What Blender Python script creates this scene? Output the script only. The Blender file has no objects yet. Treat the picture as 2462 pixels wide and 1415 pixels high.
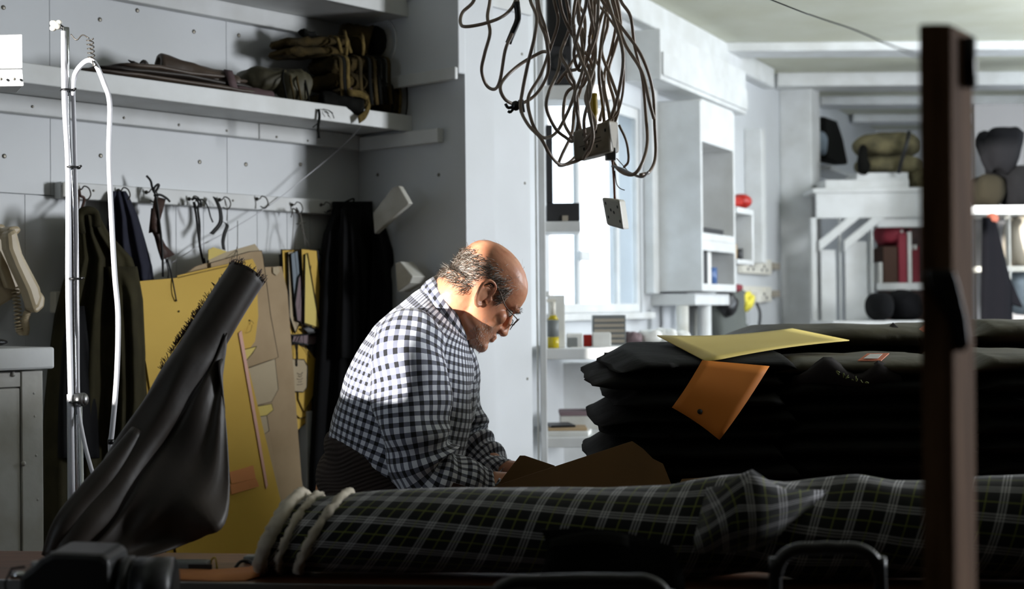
import bpy, bmesh, math, random
import numpy as np
from mathutils import Vector, Matrix, noise
random.seed(7)
SC = bpy.context.scene
COL = SC.collection
V = Vector

# ------------------------------------------------------------------ camera, sun, sky, lights, exposure
CAMZ = 1.38
cam_d = bpy.data.cameras.new('camera'); cam = bpy.data.objects.new('camera', cam_d); COL.objects.link(cam)
cam.location = (0, 0, CAMZ)
CR = Matrix.Rotation(math.radians(90.63), 3, 'X') @ Matrix.Rotation(-0.010, 3, 'Z')
cam.rotation_euler = CR.to_euler()
cam_d.sensor_width = 36; cam_d.lens = 50; cam_d.clip_start = 0.05
cam_d.dof.use_dof = True; cam_d.dof.focus_distance = 3.1; cam_d.dof.aperture_fstop = 3.8
SC.camera = cam
FPX = 2462 * 50 / 36.0

world = bpy.data.worlds.new('sky'); SC.world = world; world.use_nodes = True
world.node_tree.nodes['Background'].inputs[0].default_value = (0.78, 0.88, 1.0, 1)
world.node_tree.nodes['Background'].inputs[1].default_value = 6

sun_d = bpy.data.lights.new('sun', 'SUN'); sun = bpy.data.objects.new('sun', sun_d); COL.objects.link(sun)
sun_d.energy = 14; sun_d.angle = math.radians(0.6); sun_d.color = (1.0, 0.97, 0.93)
SUN_DIR = V((.63, .776, -.02)).normalized()
sun.rotation_euler = SUN_DIR.to_track_quat('-Z', 'Y').to_euler()

def area(name, loc, aim, sx, sy, energy, color):
    d = bpy.data.lights.new(name, 'AREA'); o = bpy.data.objects.new(name, d); COL.objects.link(o)
    d.shape = 'RECTANGLE'; d.size = sx; d.size_y = sy; d.energy = energy; d.color = color
    o.location = loc; o.rotation_euler = (V(aim) - V(loc)).to_track_quat('-Z', 'Y').to_euler()
    return o
# daylight entering by the window in the right wall, out of the frame
area('daylight_right_window', (4.22, 3.6, 1.88), (-.8, 4.2, 1.3), .5, 1.2, 132, (.93, .96, 1.0))
# the windows themselves, as guides for sampling the sky
for _n, _l, _a, _sx, _sy in (('far_window_portal', (.42, 6.35, 1.85), (1.32, 5.91, 1.85), 1.5, 1.1), ('side_window_portal', (-2.08, 1.585, 1.82), (0, 1.585, 1.82), 1.3, 1.2), ('right_window_portal', (4.38, 3.6, 1.88), (0, 3.6, 1.88), .8, 1.3)):
    _o = area(_n, _l, _a, _sx, _sy, 1, (1, 1, 1)); _o.data.cycles.is_portal = True
# unseen fill lamps added to brighten the far room, one overhead, one from the right
area('far_room_fill_top', (2.9, 6.2, 2.74), (1.5, 7.6, 1.2), 1.3, 1.0, 62, (.88, .94, 1.0))
area('far_room_fill_side', (4.22, 7.2, 1.6), (1.5, 7.0, 2.2), 1.2, 1.2, 26, (.84, .92, 1.0))

SC.view_settings.view_transform = 'Standard'; SC.view_settings.look = 'None'
SC.view_settings.gamma = 1; SC.view_settings.use_curve_mapping = False
SC.view_settings.exposure = 0.0
SC.cycles.max_bounces = 6
SC.cycles.caustics_reflective = False; SC.cycles.caustics_refractive = False
SC.cycles.sample_clamp_indirect = 4.0

# ------------------------------------------------------------------ measuring helpers: a ray through a photograph pixel meets a real plane
def ray(px, py):
    d = CR @ V(((px - 1231) / FPX, -(py - 707.5) / FPX, -1.0))
    return d
def P(px, py, depth):
    d = ray(px, py); return V((0, 0, CAMZ)) + d * (depth / d.y)
def hit(px, py, p0, n):
    d = ray(px, py); c = V((0, 0, CAMZ)); return c + d * ((V(p0) - c).dot(n) / d.dot(n))
class Plane:
    """a vertical plane with an origin, a direction along it and a normal into the room"""
    def __init__(s, o, d, n): s.o = V(o); s.d = V(d).normalized(); s.n = V(n).normalized()
    def w(s, t, off, z): return V((s.o.x, s.o.y, 0)) + s.d * t + s.n * off + V((0, 0, z))
    def at(s, px, py, off=0.0): return hit(px, py, s.o + s.n * off, s.n)
    def tz(s, px, py, off=0.0):
        p = s.at(px, py, off); q = p - s.o; return q.dot(s.d), p.z
A_N = V((.759, -.651, 0)); A_D = V((-.651, -.759, 0))
OA = V((-.5245, 4.9, 0))
WA = Plane(OA, A_D, A_N)                     # long wall with shelf and coat rail
WB = Plane(OA, A_N, A_D)                     # short return wall of the alcove
OC = OA + A_N * .47
WC = Plane(OC, -A_D, A_N)                    # face of the pillar
W_D = V((.4355, .900, 0)); W_N = V((.900, -.4355, 0))
OW = V((.03, 5.4, 0))
WW = Plane(OW, W_D, W_N)                     # window wall, receding to the right

# ------------------------------------------------------------------ materials
MATS = {}
def lin(c):
    return tuple(((x / 255) / 12.92 if x / 255 <= .04045 else ((x / 255 + .055) / 1.055) ** 2.4) for x in c)
def mat(name, rgb, rough=.6, var=.0, vscale=8, bump=.0, bscale=60, metal=0, rgb2=None, spec=.5, stretch=None, sheen=0):
    if name in MATS: return MATS[name]
    m = bpy.data.materials.new(name); m.use_nodes = True; nt = m.node_tree; b = nt.nodes['Principled BSDF']
    c = lin(rgb); b.inputs['Base Color'].default_value = (*c, 1)
    b.inputs['Roughness'].default_value = rough; b.inputs['Metallic'].default_value = metal
    b.inputs['Specular IOR Level'].default_value = spec
    if sheen: b.inputs['Sheen Weight'].default_value = sheen
    tc = nt.nodes.new('ShaderNodeTexCoord'); src = tc.outputs['Object']
    if stretch:
        mp = nt.nodes.new('ShaderNodeMapping'); mp.inputs['Scale'].default_value = stretch
        nt.links.new(src, mp.inputs[0]); src = mp.outputs[0]
    if var or rgb2:
        n = nt.nodes.new('ShaderNodeTexNoise'); n.inputs['Scale'].default_value = vscale; n.inputs['Detail'].default_value = 5
        nt.links.new(src, n.inputs['Vector'])
        r = nt.nodes.new('ShaderNodeValToRGB'); r.color_ramp.elements[0].position = .35; r.color_ramp.elements[1].position = .65
        c2 = lin(rgb2) if rgb2 else tuple(x * (1 - var) for x in c)
        r.color_ramp.elements[0].color = (*c2, 1); r.color_ramp.elements[1].color = (*c, 1)
        nt.links.new(n.outputs[0], r.inputs[0]); nt.links.new(r.outputs[0], b.inputs['Base Color'])
    if bump:
        n = nt.nodes.new('ShaderNodeTexNoise'); n.inputs['Scale'].default_value = bscale; n.inputs['Detail'].default_value = 4
        nt.links.new(src, n.inputs['Vector'])
        bp = nt.nodes.new('ShaderNodeBump'); bp.inputs['Strength'].default_value = bump; bp.inputs['Distance'].default_value = .01
        nt.links.new(n.outputs[0], bp.inputs['Height']); nt.links.new(bp.outputs[0], b.inputs['Normal'])
    MATS[name] = m; return m
def emis(name, rgb, s):
    m = mat(name, rgb); b = m.node_tree.nodes['Principled BSDF']
    b.inputs['Emission Color'].default_value = (*lin(rgb), 1); b.inputs['Emission Strength'].default_value = s; return m
def nodes_uv(m):
    nt = m.node_tree; b = nt.nodes['Principled BSDF']; uv = nt.nodes.new('ShaderNodeUVMap'); uv.uv_map = 'UVMap'
    sp = nt.nodes.new('ShaderNodeSeparateXYZ'); nt.links.new(uv.outputs[0], sp.inputs[0]); return nt, b, sp
def mnode(nt, op, a, bb=None, cc=None):
    n = nt.nodes.new('ShaderNodeMath'); n.operation = op
    for i, x in enumerate((a, bb, cc)):
        if x is None: continue
        if isinstance(x, (int, float)): n.inputs[i].default_value = x
        else: nt.links.new(x, n.inputs[i])
    return n.outputs[0]
def smix(nt, f, c1, c2):
    n = nt.nodes.new('ShaderNodeMix'); n.data_type = 'RGBA'
    if isinstance(f, (int, float)): n.inputs[0].default_value = f
    else: nt.links.new(f, n.inputs[0])
    for s, c in ((6, c1), (7, c2)):
        if isinstance(c, tuple): n.inputs[s].default_value = (*c, 1)
        else: nt.links.new(c, n.inputs[s])
    return n.outputs[2]
def stripe(nt, x, period, centre, half):
    """1 inside a stripe of half-width `half` around centre, repeated"""
    f = mnode(nt, 'FRACT', mnode(nt, 'ADD', mnode(nt, 'DIVIDE', x, period), 10 - centre / period + .5))
    d = mnode(nt, 'MULTIPLY', mnode(nt, 'ABSOLUTE', mnode(nt, 'SUBTRACT', f, .5)), period)
    return mnode(nt, 'LESS_THAN', d, half)
def mat_gingham():
    m = mat('gingham_cloth', (235, 238, 245), .85, sheen=.2); nt, b, sp = nodes_uv(m)
    p = .0205
    a = stripe(nt, sp.outputs[0], p, 0, p * .22); c = stripe(nt, sp.outputs[1], p, 0, p * .22)
    white, mid, dark = lin((232, 236, 245)), lin((112, 115, 130)), lin((16, 16, 20))
    s = mnode(nt, 'ADD', a, c)
    c1 = smix(nt, mnode(nt, 'MINIMUM', s, 1), white, mid)
    c2 = smix(nt, mnode(nt, 'MULTIPLY', a, c), c1, dark)
    nt.links.new(c2, b.inputs['Base Color']); return m
def mat_plaid():
    m = mat('tartan_cloth', (20, 22, 22), .9, sheen=.15); nt, b, sp = nodes_uv(m)
    p = .054
    def weave(x):
        ws = None
        for k in (-.0052, 0, .0052):
            s = stripe(nt, x, p, k, .00125); ws = s if ws is None else mnode(nt, 'ADD', ws, s)
        return mnode(nt, 'MINIMUM', ws, 1), stripe(nt, x, p, p / 2, .0010), stripe(nt, x, p, 0, .011)
    wu, yu, gu = weave(sp.outputs[0]); wv, yv, gv = weave(sp.outputs[1])
    base = lin((9, 11, 12)); green = lin((13, 17, 15)); grey = lin((224, 222, 226)); yel = lin((150, 158, 70))
    g = mnode(nt, 'MULTIPLY', mnode(nt, 'ADD', gu, gv), .5)
    c = smix(nt, g, base, green)
    c = smix(nt, mnode(nt, 'MULTIPLY', mnode(nt, 'ADD', wu, wv), .5), c, grey)
    c = smix(nt, mnode(nt, 'MULTIPLY', mnode(nt, 'MAXIMUM', yu, yv), .55), c, yel)
    nt.links.new(c, b.inputs['Base Color']); return m
def mat_cord():
    m = mat('brown_corduroy', (52, 42, 38), .9, var=.2, vscale=20); nt, b, sp = nodes_uv(m)
    s = mnode(nt, 'SINE', mnode(nt, 'MULTIPLY', sp.outputs[1], 6.283 / .009))
    bp = nt.nodes.new('ShaderNodeBump'); bp.inputs['Strength'].default_value = .8; bp.inputs['Distance'].default_value = .002
    nt.links.new(s, bp.inputs['Height']); nt.links.new(bp.outputs[0], b.inputs['Normal']); return m

M_WALL = mat('white_gloss_paint', (214, 217, 220), .42, rgb2=(204, 207, 209), vscale=2.2, bump=.04, bscale=5)
M_PAINT = mat('white_shelf_paint', (222, 224, 224), .45, rgb2=(208, 209, 207), vscale=7, bump=.05, bscale=30)
M_OLDPAINT = mat('worn_white_paint', (210, 209, 203), .5, rgb2=(186, 183, 172), vscale=9, bump=.08, bscale=40)
M_CEIL = mat('yellowed_ceiling_paint', (205, 206, 190), .7, rgb2=(196, 196, 176), vscale=3)
M_DIM = mat('dim_brown_wall', (52, 47, 42), .8, var=.2, vscale=3)  # unseen walls made this dark to cut light bouncing into the foreground
M_FLOOR = mat('grey_lino', (66, 62, 57), .6, var=.3, vscale=5)
M_SCREW = mat('screw_metal', (120, 116, 106), .4, metal=.7)
M_RIVET = mat('painted_rivet', (190, 188, 182), .5)
M_CHROME = mat('chrome', (225, 228, 232), .12, metal=1)
M_STEEL = mat('brushed_steel', (150, 150, 150), .35, metal=1)
M_HOSE = mat('pale_hose_plastic', (215, 215, 220), .3)
M_TIE = mat('black_plastic', (14, 14, 16), .4)
M_WIRE = mat('thin_wire', (90, 86, 80), .4, metal=.6)
M_BLACK = mat('black_cloth', (15, 15, 17), .95, var=.3, vscale=15, bump=.2, bscale=300, spec=.2)
M_KHAKI = mat('khaki_wool', (52, 48, 30), .95, var=.35, vscale=14, bump=.3, bscale=400, spec=.2)
M_NAVY = mat('navy_cloth', (46, 47, 60), .9, var=.25, vscale=20, bump=.2, bscale=300, spec=.2)
M_OLIVE = mat('olive_waxed_cotton', (74, 70, 52), .6, rgb2=(56, 52, 38), vscale=6, bump=.5, bscale=16, spec=.35)
M_DKOLIVE = mat('dark_green_waxed_cotton', (17, 17, 14), .85, var=.3, vscale=8, bump=.25, bscale=25, spec=.15)
M_WEB = mat('olive_webbing', (74, 60, 30), .9, rgb2=(44, 37, 20), vscale=14, bump=.5, bscale=200, spec=.2)
M_WEBLT = mat('tan_webbing', (116, 98, 56), .9, rgb2=(84, 70, 38), vscale=60, bump=.5, bscale=300, spec=.2)
M_BROWN = mat('brown_waxed_cotton', (84, 70, 58), .5, rgb2=(58, 46, 38), vscale=7, bump=.2, bscale=20)
M_MAROON = mat('maroon_cloth', (82, 62, 64), .8, var=.3, vscale=9)
M_DKBROWN = mat('dark_brown_waxed_roll', (50, 42, 35), .5, rgb2=(34, 28, 24), vscale=7, bump=.12, bscale=18, spec=.4)
M_YCARD = mat('yellow_card', (214, 176, 72), .7, rgb2=(206, 166, 62), vscale=3)
M_YCARD2 = mat('lemon_card', (222, 200, 112), .7, rgb2=(214, 190, 100), vscale=4)
M_TAN = mat('tan_card', (176, 152, 118), .75, rgb2=(160, 136, 102), vscale=6)
M_BUFF = mat('buff_card', (190, 174, 144), .75, rgb2=(178, 160, 130), vscale=5)
M_ORANGE = mat('orange_card', (222, 132, 40), .7, rgb2=(212, 122, 36), vscale=4)
M_PEACH = mat('peach_card', (226, 150, 92), .7, rgb2=(214, 138, 82), vscale=6)
M_PINK = mat('pink_paper', (224, 176, 160), .8)
M_BRCARD = mat('brown_card', (120, 86, 42), .7, rgb2=(104, 74, 36), vscale=5)
M_BLUEC = mat('grey_blue_card', (128, 140, 150), .75, var=.15, vscale=9)
M_MAUVE = mat('mauve_card', (128, 108, 112), .75, var=.15, vscale=9)
M_INK = mat('black_ink', (16, 15, 14), .6)
M_LEATHER = mat('brown_leather', (72, 46, 36), .6, rgb2=(52, 34, 28), vscale=20, bump=.2, bscale=120)
M_WOOD = mat('dark_wood', (146, 112, 86), .85, rgb2=(104, 74, 52), vscale=6, stretch=(12, 12, 1), bump=.1, bscale=20, spec=.15)
M_BENCH = mat('bench_wood', (112, 70, 44), .45, rgb2=(86, 52, 32), vscale=6, stretch=(1.5, 14, 8))
M_BEIGE = mat('beige_plastic', (192, 176, 146), .4, rgb2=(176, 158, 126), vscale=9)
M_WPLAST = mat('white_plastic', (228, 224, 212), .35)
M_GPLAST = mat('grey_plastic', (160, 152, 138), .45)
M_CABLE = mat('grey_cable', (146, 130, 116), .35)
M_YTAPE = mat('yellow_plug', (176, 148, 20), .45)
M_BODY = mat('black_camera_body', (13, 13, 14), .45, bump=.15, bscale=400)
M_SKIN = mat('skin', (212, 152, 118), .42, rgb2=(200, 134, 102), vscale=22, bump=.06, bscale=140)
sb = M_SKIN.node_tree.nodes['Principled BSDF']
sb.inputs['Subsurface Weight'].default_value = .25; sb.inputs['Subsurface Radius'].default_value = (.012, .004, .002); sb.inputs['Subsurface Scale'].default_value = .5
M_HAIR = mat('grey_brown_hair', (70, 58, 46), .55); M_HAIRG = mat('grey_hair', (168, 160, 150), .5)
M_GING = mat_gingham(); M_PLAID = mat_plaid(); M_CORD = mat_cord()
M_FRINGE = mat('cream_fringe', (206, 196, 178), .95, var=.15, vscale=60)
M_GLASS = bpy.data.materials.new('clear_glass'); M_GLASS.use_nodes = True
_n = M_GLASS.node_tree; _n.nodes.clear(); _o = _n.nodes.new('ShaderNodeOutputMaterial'); _t = _n.nodes.new('ShaderNodeBsdfTransparent'); _g = _n.nodes.new('ShaderNodeBsdfGlossy'); _x = _n.nodes.new('ShaderNodeMixShader')
_t.inputs[0].default_value = (.96, .98, .98, 1); _g.inputs['Roughness'].default_value = .03; _x.inputs[0].default_value = .06
_n.links.new(_t.outputs[0], _x.inputs[1]); _n.links.new(_g.outputs[0], _x.inputs[2]); _n.links.new(_x.outputs[0], _o.inputs[0])
M_REDW = mat('red_plastic', (176, 34, 24), .45); M_BLUEW = mat('teal_paper', (60, 118, 134), .7)
M_DKGREY = mat('dark_grey_plastic', (44, 44, 46), .5); M_MIDGREY = mat('mid_grey_metal', (120, 124, 124), .5)
M_YLIQ = mat('yellow_liquid', (190, 170, 30), .2); M_PAPER = mat('white_paper', (226, 226, 222), .8, var=.08, vscale=20)
M_BRICK = mat('far_brick_wall', (206, 186, 176), .9, rgb2=(222, 212, 206), vscale=3)
M_FARW = mat('far_white_wall', (236, 238, 240), .9)

# ------------------------------------------------------------------ mesh builder
def smooth_path(pts, n=6, closed=False):
    pts = [V(p) for p in pts]
    if len(pts) < 3: return pts
    out = []; N = len(pts)
    rng = range(N if closed else N - 1)
    for i in rng:
        p0 = pts[(i - 1) % N] if (closed or i > 0) else pts[0] * 2 - pts[1]
        p1 = pts[i]; p2 = pts[(i + 1) % N]
        p3 = pts[(i + 2) % N] if (closed or i + 2 < N) else pts[-1] * 2 - pts[-2]
        for k in range(n):
            t = k / n
            out.append(.5 * ((2 * p1) + (p2 - p0) * t + (2 * p0 - 5 * p1 + 4 * p2 - p3) * t * t + (3 * p1 - p0 - 3 * p2 + p3) * t ** 3))
    if not closed: out.append(pts[-1])
    return out
class MB:
    def __init__(s): s.v = []; s.f = []; s.uv = {}; s.sm = []
    def add(s, vs, fs, smooth=False, uvs=None):
        k = len(s.v); s.v += [V(p) for p in vs]
        for i, f in enumerate(fs):
            s.f.append([k + j for j in f]); s.sm.append(smooth)
            if uvs: s.uv[len(s.f) - 1] = uvs[i]
        return s
    def hexa(s, a, b):
        """two quads (4 points each), joined"""
        vs = list(a) + list(b)
        return s.add(vs, [(3, 2, 1, 0), (4, 5, 6, 7), (0, 1, 5, 4), (1, 2, 6, 5), (2, 3, 7, 6), (3, 0, 4, 7)])
    def box(s, c, x, y, z):
        """centre and three half-axis vectors"""
        c = V(c); x = V(x); y = V(y); z = V(z)
        return s.hexa([c - x - y - z, c + x - y - z, c + x + y - z, c - x + y - z], [c - x - y + z, c + x - y + z, c + x + y + z, c - x + y + z])
    def pbox(s, pl, t0, t1, o0, o1, z0, z1):
        """box on a plane's own axes"""
        q = [(t0, o0), (t1, o0), (t1, o1), (t0, o1)]
        return s.hexa([pl.w(t, o, z0) for t, o in q], [pl.w(t, o, z1) for t, o in q])
    def prism(s, poly, vec, smooth=False):
        poly = [V(p) for p in poly]; n = len(poly); vec = V(vec)
        fs = [tuple(range(n))[::-1], tuple(range(n, 2 * n))] + [(i, (i + 1) % n, n + (i + 1) % n, n + i) for i in range(n)]
        return s.add(poly + [p + vec for p in poly], fs, smooth)
    def tube(s, pts, r, n=8, smooth_n=5, closed=False, caps=True):
        if smooth_n: 
            rr = r if callable(r) else None
            pts = smooth_path(pts, smooth_n, closed)
        pts = [V(p) for p in pts]; N = len(pts)
        rings = []; prev = None
        for i, p in enumerate(pts):
            if closed: t = pts[(i + 1) % N] - pts[i - 1]
            else: t = pts[min(i + 1, N - 1)] - pts[max(i - 1, 0)]
            if t.length < 1e-9: t = V((0, 0, 1))
            t.normalize()
            if prev is None: u = t.orthogonal().normalized()
            else:
                u = prev - t * prev.dot(t); u = u.normalized() if u.length > 1e-6 else t.orthogonal().normalized()
            prev = u; w = t.cross(u); ri = r(i / max(N - 1, 1)) if callable(r) else r
            rings.append([p + (u * math.cos(2 * math.pi * k / n) + w * math.sin(2 * math.pi * k / n)) * ri for k in range(n)])
        return s.loft(rings, closed, caps)
    def loft(s, rings, closed=False, caps=True, smooth=True, uvf=None, wrap=True):
        n = len(rings[0]); N = len(rings); fs = []; uvs = [] if uvf else None
        for i in range(N if closed else N - 1):
            for k in range(n if wrap else n - 1):
                a = i * n + k; b = i * n + (k + 1) % n; j = ((i + 1) % N) * n
                fs.append((a, b, j + (k + 1) % n, j + k))
                if uvf: uvs.append([uvf(i, k), uvf(i, k + 1), uvf(i + 1, k + 1), uvf(i + 1, k)])
        if caps and not closed and wrap:
            fs.append(tuple(range(n))[::-1]); fs.append(tuple(range((N - 1) * n, N * n)))
            if uvf: uvs += [[uvf(0, k) for k in range(n)][::-1], [uvf(N - 1, k) for k in range(n)]]
        return s.add([p for r in rings for p in r], fs, smooth, uvs)
    def sheet(s, grid, th, uvf=None):
        """grid[i][j] of points, solid with thickness th"""
        R = len(grid); Cn = len(grid[0]); N = [[None] * Cn for _ in range(R)]
        for i in range(R):
            for j in range(Cn):
                a = V(grid[min(i + 1, R - 1)][j]) - V(grid[max(i - 1, 0)][j]); b = V(grid[i][min(j + 1, Cn - 1)]) - V(grid[i][max(j - 1, 0)])
                n = a.cross(b); N[i][j] = n.normalized() if n.length > 1e-9 else V((0, -1, 0))
        v = [V(grid[i][j]) + N[i][j] * th / 2 for i in range(R) for j in range(Cn)] + [V(grid[i][j]) - N[i][j] * th / 2 for i in range(R) for j in range(Cn)]
        o = R * Cn; fs = []; uvs = [] if uvf else None
        for i in range(R - 1):
            for j in range(Cn - 1):
                a, b, c, d = i * Cn + j, i * Cn + j + 1, (i + 1) * Cn + j + 1, (i + 1) * Cn + j
                fs += [(a, d, c, b), (o + a, o + b, o + c, o + d)]
                if uvf: u = [uvf(i, j), uvf(i, j + 1), uvf(i + 1, j + 1), uvf(i + 1, j)]; uvs += [[u[0], u[3], u[2], u[1]], u]
        edge = [(0, j) for j in range(Cn)] + [(i, Cn - 1) for i in range(1, R)] + [(R - 1, j) for j in range(Cn - 2, -1, -1)] + [(i, 0) for i in range(R - 2, 0, -1)]
        E = len(edge)
        for k in range(E):
            (i, j), (i2, j2) = edge[k], edge[(k + 1) % E]; a = i * Cn + j; b = i2 * Cn + j2
            fs.append((a, b, o + b, o + a))
            if uvf: uvs.append([uvf(i, j), uvf(i2, j2), uvf(i2, j2), uvf(i, j)])
        return s.add(v, fs, True, uvs)
    def ball(s, c, rx, ry, rz, R=None, nu=16, nv=10):
        c = V(c); vs = []; fs = []
        for i in range(1, nv):
            th = math.pi * i / nv
            for k in range(nu):
                ph = 2 * math.pi * k / nu
                p = V((rx * math.sin(th) * math.cos(ph), ry * math.sin(th) * math.sin(ph), rz * math.cos(th)))
                vs.append(c + (R @ p if R else p))
        t = V((0, 0, rz)); vs += [c + (R @ t if R else t), c - (R @ t if R else t)]; T = len(vs) - 2
        for i in range(nv - 2):
            for k in range(nu): a = i * nu + k; b = i * nu + (k + 1) % nu; fs.append((a, a + nu, b + nu, b))
        for k in range(nu):
            fs.append((T, k, (k + 1) % nu)); L = (nv - 2) * nu; fs.append((T + 1, L + (k + 1) % nu, L + k))
        return s.add(vs, fs, True)
    def disp(s, amp, sc, seed=0, amp_z=None):
        o = V((seed * 3.7, seed * 1.3, seed * 7.1))
        for i, p in enumerate(s.v):
            d = noise.noise_vector(p * sc + o) * amp + noise.noise_vector(p * sc * 2.7 + o) * amp * .4
            if amp_z is not None: d.z *= amp_z
            s.v[i] = p + d
        return s
    def build(s, name, m, parent=None, bev=0, loc=None, seg=2):
        me = bpy.data.meshes.new(name)
        if parent is not None: o0 = V(parent['_w'])
        else:
            if loc is None:
                xs = [p.x for p in s.v]; ys = [p.y for p in s.v]; zs = [p.z for p in s.v]
                loc = V(((min(xs) + max(xs)) / 2, (min(ys) + max(ys)) / 2, min(zs)))
            o0 = V(loc)
        me.from_pydata([tuple(p - o0) for p in s.v], [], s.f)
        me.polygons.foreach_set('use_smooth', s.sm)
        if s.uv:
            L = me.uv_layers.new(name='UVMap')
            for pi, us in s.uv.items():
                po = me.polygons[pi]
                for li, u in zip(po.loop_indices, us): L.data[li].uv = u
        if bev:
            bm = bmesh.new(); bm.from_mesh(me)
            bmesh.ops.recalc_face_normals(bm, faces=bm.faces)
            es = [e for e in bm.edges if len(e.link_faces) == 2 and e.calc_face_angle(0) > .6]
            bmesh.ops.bevel(bm, geom=es, offset=bev, segments=seg, affect='EDGES', profile=.5, clamp_overlap=True)
            bm.to_mesh(me); bm.free()
        me.materials.append(m); me.validate(); me.update()
        o = bpy.data.objects.new(name, me); COL.objects.link(o)
        if parent is not None: o.parent = parent; o['_w'] = list(o0)
        else: o.location = o0; o['_w'] = list(o0)
        return o
def tag(o, label, cat, group=None):
    o['label'] = label; o['category'] = cat
    if group: o['group'] = group
    return o
def thing(name, label, cat, loc, group=None):
    o = bpy.data.objects.new(name, None); COL.objects.link(o); o.location = loc; o['_w'] = list(V(loc)); o.empty_display_size = .05
    return tag(o, label, cat, group)
def struct(o): o['kind'] = 'structure'; return o
def stuff(o): o['kind'] = 'stuff'; return o
def copy_thing(root, delta, label=None, group=None, rz=0):
    c = root.copy(); COL.objects.link(c); c.location = root.location + V(delta); c.rotation_euler.z += rz
    for ch in list(root.children):
        d = ch.copy(); COL.objects.link(d); d.parent = c
        for g in list(ch.children): e = g.copy(); COL.objects.link(e); e.parent = d
    if label: c['label'] = label
    if group: c['group'] = group
    return c
Z = V((0, 0, 1))

# ================================================================== the setting
H = 2.8
b = MB(); b.box((1.1, 5, -.05), (3.6, 0, 0), (0, 7, 0), (0, 0, .05)); struct(b.build('floor', M_FLOOR))
b = MB(); b.prism([V((p[0], p[1], H)) for p in ((-2.15, -1.83), (4.45, -1.83), (4.45, 11.6), WW.w(7.0, -.16, 0), WW.w(-.3, -.16, 0), (-.6, 5.3), WA.w(-.1, -.14, 0), WA.w(2.35, -.14, 0), (-2.15, 3.1))], V((0, 0, .1))); struct(b.build('ceiling', M_CEIL))
# long wall (base), clad in painted boards with screws
wl = MB(); wl.pbox(WA, -.1, 2.4, -.14, -.012, 0, H); wl = struct(wl.build('wall_left', M_WALL))
def panel_row(z0, z1, seams, name):
    for i in range(len(seams) - 1):
        q = MB(); q.pbox(WA, seams[i] + .0006, seams[i + 1] - .0006, -.012, 0, z0 + .0012, z1 - .0012); q.build(name, M_WALL, wl, bev=.0006, seg=1)
t545 = WA.tz(546, 380)[0]; t825 = WA.tz(825, 120)[0]
zr = WA.tz(480, 490)[1]
panel_row(1.715, 2.8, [0, t545, t545 + .62, t545 + 1.24, 2.38], 'wall_panel')
sm = [0.0]
for px in (745, 690, 618, 547, 489, 423, 330, 240, 165, 60): sm.append(WA.tz(px, 520)[0])
sm += [sm[-1] + .11 * k for k in range(1, 7)]
panel_row(0, 1.715, sm, 'wall_plank')
def screw(pl, px, py, parent, off=0.0, r=.0065, m=M_SCREW):
    c = pl.at(px, py, off); q = MB()
    n = pl.n
    ring = lambda rr, o: [c + n * o + (pl.d * math.cos(a) + Z * math.sin(a)) * rr for a in [2 * math.pi * k / 10 for k in range(10)]]
    q.loft([ring(r, -.001), ring(r, .0012), ring(r * .55, .0022)]); q.build('screw', m, parent)
for px, py in ((240, 47), (466, 76), (574, 85), (10, 375), (242, 374), (480, 389), (591, 395), (722, 395), (8, 18), (330, 25), (700, 60)): screw(WA, px, py, wl)
# alcove return wall with upper boxing and round vent cover
wb = MB(); wb.pbox(WB, -.1, .5, -.14, 0, 0, H); wb = struct(wb.build('wall_alcove', M_WALL))
for px, py in ((908, 420), (1055, 420)): screw(WB, px, py, wb, r=.006)
q = MB(); q.pbox(WB, 0, .505, 0, .035, 2.14, H); q.build('upper_boxing', M_WALL, wb, bev=.004)
q = MB(); q.pbox(WB, 0, .503, .0352, .05, 2.12, 2.16); q.build('moulding', M_PAINT, wb, bev=.004)
q = MB(); q.pbox(WB, 0, .503, .0352, .047, 2.405, 2.413); q.build('moulding', M_PAINT, wb, bev=.003)
c = WB.at(912, 105, .036); q = MB()
def disc_rings(c, pl, prof): return [[c + pl.n * o + (pl.d * math.cos(a) + Z * math.sin(a)) * r for a in [2 * math.pi * k / 36 for k in range(36)]] for r, o in prof]
q.loft(disc_rings(c, WB, [(.088, 0), (.088, .006), (.080, .008), (.078, .004), (.066, .004), (.064, .008), (.02, .010)])); q.build('vent_cover', M_WALL, wb)
# pillar
wp = MB(); wp.pbox(WC, .002, .362, -1.2, 0, 0, H); wp = struct(wp.build('wall_pillar', M_WALL, bev=.004))
zb = WC.tz(1200, 22)[1]
q = MB(); q.pbox(WC, .03, .362, 0, .014, zb, H); q.build('upper_band', M_PAINT, wp, bev=.003)
for px, py in ((1120, 118), (1122, 322), (1125, 430), (1262, 440), (1265, 680), (1268, 910), (1255, 130)): screw(WC, px, py, wp, r=.0048)
# window wall
t0, zt = WW.tz(1300, 228); t1, zbm = WW.tz(1540, 750); zt = WW.tz(1440, 228)[1]; zbm = WW.tz(1440, 752)[1]; t0 = WW.tz(1318, 500)[0]; t1 = WW.tz(1541, 500)[0]
ww = MB(); ww.pbox(WW, -.5, t0, -.16, 0, 0, H); ww.pbox(WW, t1, 7.6, -.16, 0, 0, H); ww.pbox(WW, t0, t1, -.16, 0, 0, zbm); ww.pbox(WW, t0, t1, -.16, 0, zt, H)
ww = struct(ww.build('wall_window', M_WALL))
win = MB(); d = .035
for a, bb in ((t0, t0 + .03), (t1 - .03, t1)): win.pbox(WW, a, bb, -.035, -.008, zbm, zt)
win.pbox(WW, t0 + .03, t1 - .03, -.035, -.008, zbm, zbm + .04); win.pbox(WW, t0 + .03, t1 - .03, -.035, -.008, zt - .05, zt)
win = struct(win.build('window_1', M_PAINT, bev=.003))
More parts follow.
